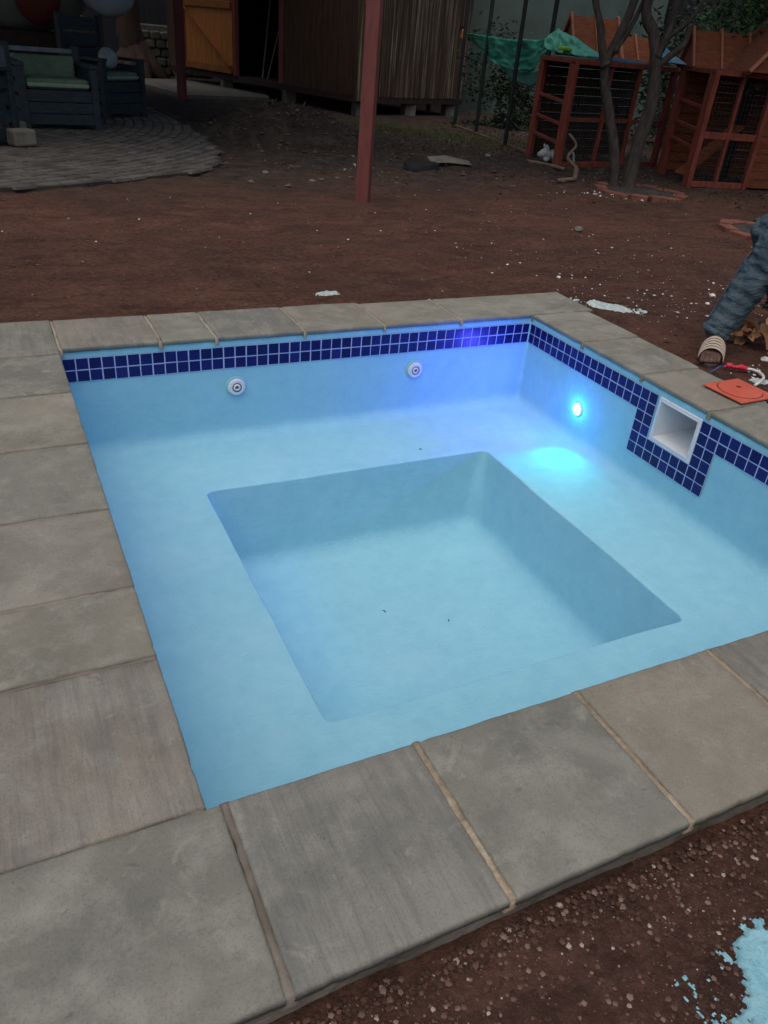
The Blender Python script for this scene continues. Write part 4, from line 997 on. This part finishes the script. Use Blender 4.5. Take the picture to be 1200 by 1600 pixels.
# ------------------------------------------------------------------ planter rings
def brick_ring(cx, cy, r, n, label, a0=0, a1=360, soil=True, name='planter_ring'):
    t = thing(name, (cx, cy, gh(cx, cy)), label, 'planter')
    mb = MB()
    for k in range(n):
        a = R(a0+(a1-a0)*(k+.5)/n); w = R((a1-a0)/n)*r*.46
        mt = Matrix.Translation((r*math.cos(a), r*math.sin(a), rng.uniform(-.040, -.008))) @ Matrix.Rotation(a+rng.uniform(-.06, .06), 4, 'Z')
        mb.box(-.055, .055, -w, w, -.04, .055, mat=mt)
    mb.build('brick_edge', 'brick', t, loc=(0, 0, 0), bevel=.006)
    if soil: MB().lathe([(r-.05, .01), (r*.5, .02), (.0, .03)], 32).build('soil_fill', 'cobble_bed', t, smooth=True, loc=(0, 0, 0))
    return t
brick_ring(3.72, 3.42, .42, 15, 'ring of red bricks round the two tree trunks', 0, 360)
brick_ring(3.50, 1.50, .40, 13, 'ring of red bricks round a dark hole at the right edge')
pl = bush('leafy_plant', (1.30, -.42, .10), .18, .14, .12, 380, .05, 'leaf_plant', 'low grey green plant behind the jeans leg', stems=4, cat='plant')
pl2 = bush('leafy_plant', (3.45, 1.5, .07), .2, .2, .08, 200, .05, 'leaf_plant', 'small green plant inside the brick ring at the right edge', stems=3, cat='plant')
def dryleaves():
    mb = MB()
    for k in range(46):
        x = rng.gauss(.98, .10); y = rng.gauss(-.58, .06); L = rng.uniform(.05, .11)
        if k % 3 == 0: x = rng.gauss(1.05, .06); y = rng.gauss(-.76, .05)
        c = Vector((x, y, gh(x, y)+rng.uniform(.004, .05))); d = Vector((rng.uniform(-1, 1), rng.uniform(-1, 1), rng.uniform(-.3, .5))).normalized(); u = Vector((rng.uniform(-.5, .5), rng.uniform(-.5, .5), 1)).normalized()
        x_ = d.cross(u).normalized(); nn = x_.cross(d); n = 7; o = len(mb.v); w = L*.55
        for i in range(n+1):
            s = i/n; ww = w*.5*math.sin(math.pi*min(1, s*.95+.05))**.7*(1+.2*noi(s*9, k)); lift = .25*L*math.sin(s*3.1)
            for q in (-1, -.5, 0, .5, 1): p = c+d*L*s+x_*ww*q+nn*(abs(q)*ww*.6+lift*.5); mb.v.append(p)
        for i in range(n):
            for q in range(4): mb.f.append((o+i*5+q, o+i*5+q+1, o+(i+1)*5+q+1, o+(i+1)*5+q)); mb.mi.append(0)
    tag(mb.build('dry_leaves', 'leaf_dry', smooth=True), 'pile of big curled tan dry leaves right of the foot', 'dry leaves', kind='stuff')
dryleaves()
# dark hole and pale rag by the mound
bk = MB().lathe([(.19, -.05), (.20, .05), (.185, .055), (.17, -.03), (.0, -.04)], 28, Matrix.Translation((1.78, 4.62, .03)) @ Matrix.Scale(.7, 4, (0, 1, 0)))
tag(bk.build('bucket', 'black_hole', smooth=True), 'black sunken pot opening in the soil right of the red post', 'pot')
rg = sheet('rag', [[(2.0, 4.80, .05), (2.2, 4.78, .06), (2.45, 4.70, .05)], [(2.02, 4.95, .09), (2.25, 4.95, .11), (2.5, 4.85, .07)]], 'stonepile', nu=14, nv=6, fold=.03, sd=2.); tag(rg, 'pale crumpled rag lying beside the sunken black pot', 'rag')

# ------------------------------------------------------------------ patio seats
def seat(loc, rz, w, d, hs, hb, label, cushion='cushion', scale=1):
    t = thing('garden_armchair', loc, label, 'armchair', 'dark slatted armchairs on the patio'); t.rotation_euler.z = rz
    def bx(nm, mat, *a, parent=None, bev=.006): return MB().box(*a).build(nm, mat, parent or t, loc=(0, 0, 0), bevel=bev)
    z0 = .0
    ap = MB()
    for k in range(3): ap.box(-w/2+.06, w/2-.06, -.012, .014, .06+k*(hs-.07)/3, .06+(k+1)*(hs-.07)/3-.012)
    ap.build('front_panel', 'chair', t, loc=(0, 0, 0), bevel=.003)
    for s in (-1, 1):
        for y in (0, d): MB().box(s*(w/2-.035)-.035, s*(w/2-.035)+.035, y-.03, y+.04, 0, (hs+.20) if y == 0 else hb).build('leg', 'chair', t, loc=(0, 0, 0), bevel=.004)
        MB().box(s*(w/2-.035)-.045, s*(w/2-.035)+.045, -.04, d+.02, hs+.20, hs+.235).build('armrest', 'chair', t, loc=(0, 0, 0), bevel=.004)
        sp = MB()
        for k in range(4): sp.box(s*(w/2-.035)-.01, s*(w/2-.035)+.01, .05, d-.03, .06+k*.14, .06+k*.14+.10)
        sp.build('side_panel', 'chair', t, loc=(0, 0, 0))
    bx('seat', 'chair', -w/2+.07, w/2-.07, .02, d-.02, hs-.05, hs-.015)
    c = MB().box(-w/2+.08, w/2-.08, .0, d-.08, hs-.012, hs+.09).build('seat_cushion', cushion, t, loc=(0, 0, 0), bevel=.035); c.modifiers['bevel'].segments = 4
    if hb < .9:
        q = MB().box(-w/2+.09, w/2-.09, d-.16, d-.04, hs+.06, hb-.10).build('back_cushion', cushion, t, loc=(0, 0, 0), bevel=.04); q.modifiers['bevel'].segments = 4
    MB().box(-w/2+.085, w/2-.085, -.012, .012, hs+.012, hs+.05).build('cushion_edge', 'cushion_trim', c, loc=(0, 0, 0), bevel=.01)
    for k in range(3):
        z = hs+.16+k*(hb-hs-.17)/3
        bx('back_slat', 'chair_pale' if k > 0 and hb < .9 else 'chair', -w/2+.07, w/2-.07, d-.01, d+.015, z, z+(hb-hs-.17)/3-.025)
    return t
seat((-1.50, 6.70, .02), R(8), .80, .62, .40, .78, 'nearest dark armchair with green seat cushion and pale back rails')
seat((-.62, 8.05, .02), R(38), .72, .62, .42, 1.08, 'high backed dark armchair with a grey pillow, right behind the nearest one', 'cushion')
seat((-2.72, 5.30, .02), R(-40), .80, .62, .42, .80, 'dark armchair cut off at the left edge of the view')
pw = MB(); bm = None
bm = bmesh.new(); bmesh.ops.create_icosphere(bm, subdivisions=3, radius=.15)
for v in bm.verts: v.co.y *= .45; v.co.z *= .8
me = bpy.data.meshes.new('pillow'); bm.to_mesh(me); bm.free(); me.materials.append(M['pillow']); me.polygons.foreach_set('use_smooth', [True]*len(me.polygons))
o = bpy.data.objects.new('pillow', me); COL.objects.link(o); o.location = (-.74, 8.28, .66); o.rotation_euler = (R(-15), 0, R(38)); tag(o, 'small grey pillow on the seat of the high backed armchair', 'pillow')
def blk(x, y, s, label):
    mb = MB().box(-s, s, -s*.7, s*.7, -.02, s*1.1); o = mb.build('stone_block', 'stonepile', bevel=.02); o.location = (x, y, .06); o.rotation_euler.z = R(25); tag(o, label, 'stone block', 'pale stone blocks beside the armchair')
blk(-2.02, 6.05, .10, 'pale stone block between the two nearest armchairs, farther one')
blk(-2.0, 5.4, .11, 'pale stone block by the patio edge armchair, nearer one')

# ------------------------------------------------------------------ pale oven with dark red mouth
ov = thing('garden_oven', (-1.4, 9.3, 0), 'pale rounded plaster oven with dark red oval, behind the armchairs', 'oven')
def ell(c, r, sub=4, cut=None):
    bm = bmesh.new(); bmesh.ops.create_icosphere(bm, subdivisions=sub, radius=1)
    for v in bm.verts: n = 1+.03*noise.noise(v.co*3); v.co = Vector((c[0]+v.co.x*r[0]*n, c[1]+v.co.y*r[1]*n, c[2]+v.co.z*r[2]*n))
    return bm
def ellob(nm, c, r, mat, parent=None):
    bm = ell(c, r); me = bpy.data.meshes.new(nm); bm.to_mesh(me); bm.free(); me.materials.append(M[mat]); me.polygons.foreach_set('use_smooth', [True]*len(me.polygons))
    o = bpy.data.objects.new(nm, me); COL.objects.link(o)
    if parent: o.parent = parent; o.location = -parent.location
    return o
ellob('dome', (-1.55, 9.5, 1.45), (.85, .70, .62), 'oven', ov)
ellob('oven_mouth', (-1.42, 8.86, 1.28), (.27, .14, .35), 'oven_red', ov)
b = MB().box(-2.5, -.75, 9.1, 10.0, 0, .86); b.build('base', 'dark_wood', ov, bevel=.02)
ps = ellob('cushion', (-.58, 8.95, 1.38), (.34, .18, .30), 'pale_sheet'); tag(ps, 'pale bluish rounded cushion right of the oven above the high armchair', 'cushion')

# ------------------------------------------------------------------ person (shin and sandalled foot in view)
def remesh(name, caps, vox, mat, smooth=3, parent=None, disp=None):
    bm = bmesh.new()
    for a, ra, b, rb in caps:
        a = Vector(a); b = Vector(b); d = b-a; L = d.length
        q = d.to_track_quat('Z', 'Y').to_matrix().to_4x4() if L > 1e-6 else Matrix.Identity(4)
        bmesh.ops.create_uvsphere(bm, u_segments=14, v_segments=8, radius=ra, matrix=Matrix.Translation(a))
        bmesh.ops.create_uvsphere(bm, u_segments=14, v_segments=8, radius=rb, matrix=Matrix.Translation(b))
        if L > 1e-6: bmesh.ops.create_cone(bm, cap_ends=True, segments=14, radius1=ra, radius2=rb, depth=L, matrix=Matrix.Translation((a+b)/2) @ q)
    me = bpy.data.meshes.new(name); bm.to_mesh(me); bm.free(); o = bpy.data.objects.new(name, me); COL.objects.link(o)
    m = o.modifiers.new('r', 'REMESH'); m.mode = 'VOXEL'; m.voxel_size = vox; s = o.modifiers.new('s', 'SMOOTH'); s.iterations = smooth
    bpy.context.view_layer.update(); dg = bpy.context.evaluated_depsgraph_get(); me2 = bpy.data.meshes.new_from_object(o.evaluated_get(dg)); o.modifiers.clear(); o.data = me2
    if disp:
        for v in me2.vertices: v.co += v.normal*disp(v.co)
    me2.materials.clear(); me2.materials.append(M[mat]); me2.polygons.foreach_set('use_smooth', [True]*len(me2.polygons))
    if parent: o.parent = parent
    return o
def person():
    hl = Vector((.590, -.648, .04)); f = Vector((-.75, -.66, 0)).normalized(); s = Vector((-f.y, f.x, 0))     # left-foot frame; s = to the body's left/right
    def F(a, b, z): return hl+f*a+s*b+Vector((0, 0, z-.04))
    g = .052
    caps = [(F(0, 0, g+.03), .033, F(.06, 0, g+.03), .032), (F(.06, 0, g+.045), .036, F(.15, -.005, g+.025), .028), (F(.05, .01, g+.03), .030, F(.17, .028, g+.018), .022), (F(.05, -.012, g+.03), .030, F(.17, -.028, g+.018), .024),
            (F(.17, .028, g+.018), .022, F(.17, -.028, g+.018), .024)]
    for k, (b, l, r) in enumerate(((-.036, .245, .0125), (-.014, .243, .0100), (.003, .235, .0092), (.019, .226, .0085), (.034, .214, .0085))):
        caps += [(F(.175, b*.9, g+.016), .014, F(l-.022, b, g+.020), r*.92), (F(l-.022, b, g+.020), r*.92, F(l, b*1.02, g+.006), r)]
    ankle = F(.03, 0, g+.085); knee = Vector((.74, -.70, .52)); ankle = ankle+Vector((.018, .022, 0)); hip = Vector((1.12, -.98, .80)); hipr = Vector((1.26, -.80, .80))
    caps += [(F(.03, 0, g+.035), .036, ankle, .036), (ankle, .036, ankle+(knee-ankle)*.65, .056), (ankle+(knee-ankle)*.65, .056, knee, .058), (knee, .060, hip, .085), (hip, .10, hipr, .10)]
    fr = Vector((1.30, -.42, .05)); kr = Vector((1.02, -.42, .52)); caps += [(fr+Vector((0, 0, .07)), .036, kr, .058), (kr, .060, hipr, .085), (fr+Vector((.03, 0, .03)), .034, fr+Vector((-.15, -.05, 0)), .026)]
    for b in range(5): caps += [(fr+Vector((-.14, -.09+.02*b, .0)), .012, fr+Vector((-.20+.006*b, -.10+.022*b, -.005)), .009)]
    pel = (hip+hipr)/2; ch = Vector((.98, -1.02, 1.22)); nk = Vector((.86, -1.10, 1.36)); hd = Vector((.76, -1.17, 1.48))
    caps += [(pel, .125, (pel+ch)/2, .12), ((pel+ch)/2, .12, ch, .15), (ch, .12, nk, .06), (nk, .058, hd, .07), (hd, .085, hd+Vector((-.03, -.02, .05)), .095)]
    caps += [(hd+Vector((-.09, -.055, .01)), .014, hd+Vector((-.10, -.062, .0)), .012)]
    for sgn, hand in ((1, Vector((.64, -1.12, .62))), (-1, Vector((.86, -1.38, .66)))):
        sh = ch+Vector((.12*sgn, .17*sgn, .07)) if sgn < 0 else ch+Vector((-.10, .16, .06)); el = (sh+hand)/2+Vector((.05, -.02, -.06))
        caps += [(ch+Vector((0, 0, .05)), .08, sh, .055), (sh, .052, el, .042), (el, .040, hand, .028), (hand, .030, hand+Vector((-.05, -.02, -.05)), .026)]
        for b in range(4): q = hand+Vector((-.06-.006*b, -.05+.02*b, -.06)); caps += [(q, .0095, q+Vector((-.02, -.005, -.045)), .009), (q+Vector((-.02, -.005, -.045)), .009, q+Vector((.0, 0, -.07)), .008)]
        caps += [(hand+Vector((-.02, .02, -.02)), .012, hand+Vector((-.05, .045, -.06)), .009)]
    body = remesh('person', caps, .0042, 'skin', 2)
    tag(body, 'person seen only from the shin down in faded jeans and a striped sandal', 'person')
    # jeans: baggy with creases, hem over the ankle
    hem = ankle+Vector((.01, .005, .005)); jc = [(hem, .066, ankle+(knee-ankle)*.35, .075), (ankle+(knee-ankle)*.35, .075, ankle+(knee-ankle)*.75, .084), (ankle+(knee-ankle)*.75, .084, knee, .092), (knee, .098, hip, .115), (hip, .135, hipr, .135),
        (fr+Vector((0, 0, .11)), .07, kr, .095), (kr, .095, hipr, .115), (pel, .145, pel+Vector((-.03, -.02, .12)), .14)]
    def crease(p):
        q = noise.noise(Vector((p.x*9, p.y*9, p.z*30+p.x*14)))+.6*noise.noise(Vector((p.x*24, p.y*24, p.z*46))); w = 1+1.4*math.exp(-((p.z-.45)/.13)**2)+.9*math.exp(-((p.z-.14)/.07)**2)
        return .0085*q*w
    j = remesh('jeans', jc, .009, 'denim', 3, body, crease)
    kv = (knee-hem).normalized(); sv = kv.cross(f).normalized(); MB().tube([hem+sv*s_*(.066+.019*min(1, q*1.6))+(knee-hem)*q+f*.012 for q in [k/14 for k in range(15)] for s_ in (-1,)], .0035, 6, wob=.5).build('seam', 'denim', j, smooth=True, loc=(0, 0, 0))
    MB().lathe([(.065, -.030), (.0700, -.028), (.0705, -.008), (.067, -.004)], 28, Matrix.Translation(hem) @ kv.to_track_quat('Z', 'Y').to_matrix().to_4x4(), mod=lambda k, q, rad: rad*(1+.06*math.sin(q*1.3))).build('hem', 'denim', j, smooth=True, loc=(0, 0, 0))
    sm = remesh('shirt', [((pel+ch)/2, .14, ch, .17), (pel+Vector((-.03, -.02, .1)), .15, (pel+ch)/2, .14), (ch, .14, nk, .075), (ch+Vector((-.10, .16, .06)), .075, ch+Vector((-.2, .12, -.12)), .065), (ch+Vector((-.12, -.17, .07)), .075, ch+Vector((-.14, -.26, -.12)), .065)], .012, 'shirt', 3, body)
    hair = remesh('hair', [(hd+Vector((.02, .02, .07)), .09, hd+Vector((.03, .02, .03)), .092)], .008, 'dark_wood', 2, body)
    # toe nails
    nm = MB()
    for k, (b, l) in enumerate(((-.036, .245), (-.014, .243), (.003, .235), (.019, .226), (.034, .214))):
        c = F(l-.002, b*1.02, g+.0145); nm.lathe([(.0062 if k == 0 else .0042, 0), (.004, .0015), (0, .0018)], 10, Matrix.Translation(c))
    nm.build('toe_nail', 'nail', body, smooth=True, loc=(0, 0, 0))
    # sandal: sole + striped band
    sd = MB(); n = 36; prof = []
    for k in range(n):
        a = 6.283*k/n; u = .122+.145*math.cos(a); w = (.042+.008*math.cos(a))*math.sin(a); prof.append((u, w))
    top = [F(u, w, .050) for u, w in prof]; bot = [F(u, w, .028) for u, w in prof]
    sd.add(top+bot, [tuple(range(n)), tuple(range(2*n-1, n-1, -1))]+[(k, (k+1) % n, n+(k+1) % n, n+k) for k in range(n)])
    so = sd.build('sandal', 'sandal_dark', body, loc=(0, 0, 0), bevel=.003)
    ns = 9; m = 20; L0, L1 = .095, .195
    bands = [MB(), MB()]
    for i in range(ns):
        u_ = lambda q: (q//2)*.205+(.150 if q % 2 else 0)
        a0 = L0+(L1-L0)*u_(i); a1 = L0+(L1-L0)*u_(i+1); cur = bands[i % 2]
        def arc(a, k, th): an = math.pi*k/m; hgt = .088-.30*(a-L0); wd = .054; return F(a, -math.cos(an)*(wd+th), .048+math.sin(an)**.8*(hgt+th))
        puff = .0035 if i % 2 == 0 else .001
        vs = [arc(a, k, th) for k in range(m+1) for a, th in ((a0, 0), ((a0+a1)/2, puff), (a1, 0))]
        cur.add(vs, [(k*3+q, k*3+q+1, (k+1)*3+q+1, (k+1)*3+q) for k in range(m) for q in range(2)])
    bc = bands[0].build('strap', 'sandal_cream', so, smooth=True, loc=(0, 0, 0)); bd = bands[1].build('strap_stripe', 'sandal_dark', so, smooth=True, loc=(0, 0, 0))
    for q in (bc, bd): mm = q.modifiers.new('s', 'SOLIDIFY'); mm.thickness = .003
person()

# ------------------------------------------------------------------ camera
cam = bpy.data.cameras.new('camera'); co = bpy.data.objects.new('camera', cam); COL.objects.link(co); scn.camera = co
cam.sensor_fit = 'VERTICAL'; cam.sensor_height = 24; cam.sensor_width = 18; cam.lens = 24*1215.34/1600; cam.clip_end = 300; cam.clip_start = .05
rows = [(0.90097166, -0.42629057, 0.08078626), (0.16211924, 0.503472, 0.8486656), (-0.40245176, -0.75152665, 0.5227239)]
mt = Matrix(rows).transposed().to_4x4(); mt.translation = (-2.43555485, -3.15638182, 1.19740728); co.matrix_world = mt
scn.render.resolution_x = 768; scn.render.resolution_y = 1024

# ------------------------------------------------------------------ light
w = bpy.data.worlds.new('World'); scn.world = w; w.use_nodes = True; nt = w.node_tree
sky = nt.nodes.new('ShaderNodeTexSky'); sky.sky_type = 'NISHITA'; sky.sun_disc = False
EL, AZ = R(70), R(225)     # high veiled sun, slightly behind the camera
sky.sun_elevation = EL; sky.sun_rotation = AZ; sky.air_density = 1.2; sky.dust_density = 4
bg = nt.nodes['Background']; bg.inputs[1].default_value = .105; nt.links.new(sky.outputs[0], bg.inputs[0])
sl = bpy.data.lights.new('sun', 'SUN'); sl.energy = 1.3; sl.angle = R(85); sl.color = (1, .95, .88)
so = bpy.data.objects.new('sun', sl); COL.objects.link(so)
dirv = Vector((math.sin(AZ)*math.cos(EL), math.cos(AZ)*math.cos(EL), math.sin(EL))); so.rotation_euler = dirv.to_track_quat('Z', 'Y').to_euler()
def lamp(nm, kind, loc, energy, col, size, target=None, cone=None):
    l = bpy.data.lights.new(nm, kind); l.energy = energy; l.color = col; l.shadow_soft_size = size
    o = bpy.data.objects.new(nm, l); COL.objects.link(o); o.location = loc
    if target: o.rotation_euler = (Vector(loc)-Vector(target)).to_track_quat('Z', 'Y').to_euler()
    if cone: l.spot_size = R(cone); l.spot_blend = 1
    return o
lamp('pool_lamp_glow', 'POINT', (-.05, -.485, -.265), 1.5, (.02, .22, 1), .012)
lamp('pool_lamp_beam', 'SPOT', (-.03, -.485, -.262), 9.5, (0.0, .86, .80), .03, (-.28, -.74, -.43), 84)
lamp('pool_lamp_throw', 'SPOT', (-.03, -.485, -.262), 34, (.01, .16, 1), .02, (-2.2, -.95, -.36), 56)
lamp('pool_lamp_spill', 'SPOT', (-.03, -.485, -.262), 20, (.07, .05, 1), .015, (-.60, .0, -.26), 125)
scn.view_settings.view_transform = 'Standard'; scn.view_settings.look = 'None'; scn.view_settings.gamma = 1; scn.view_settings.exposure = 0
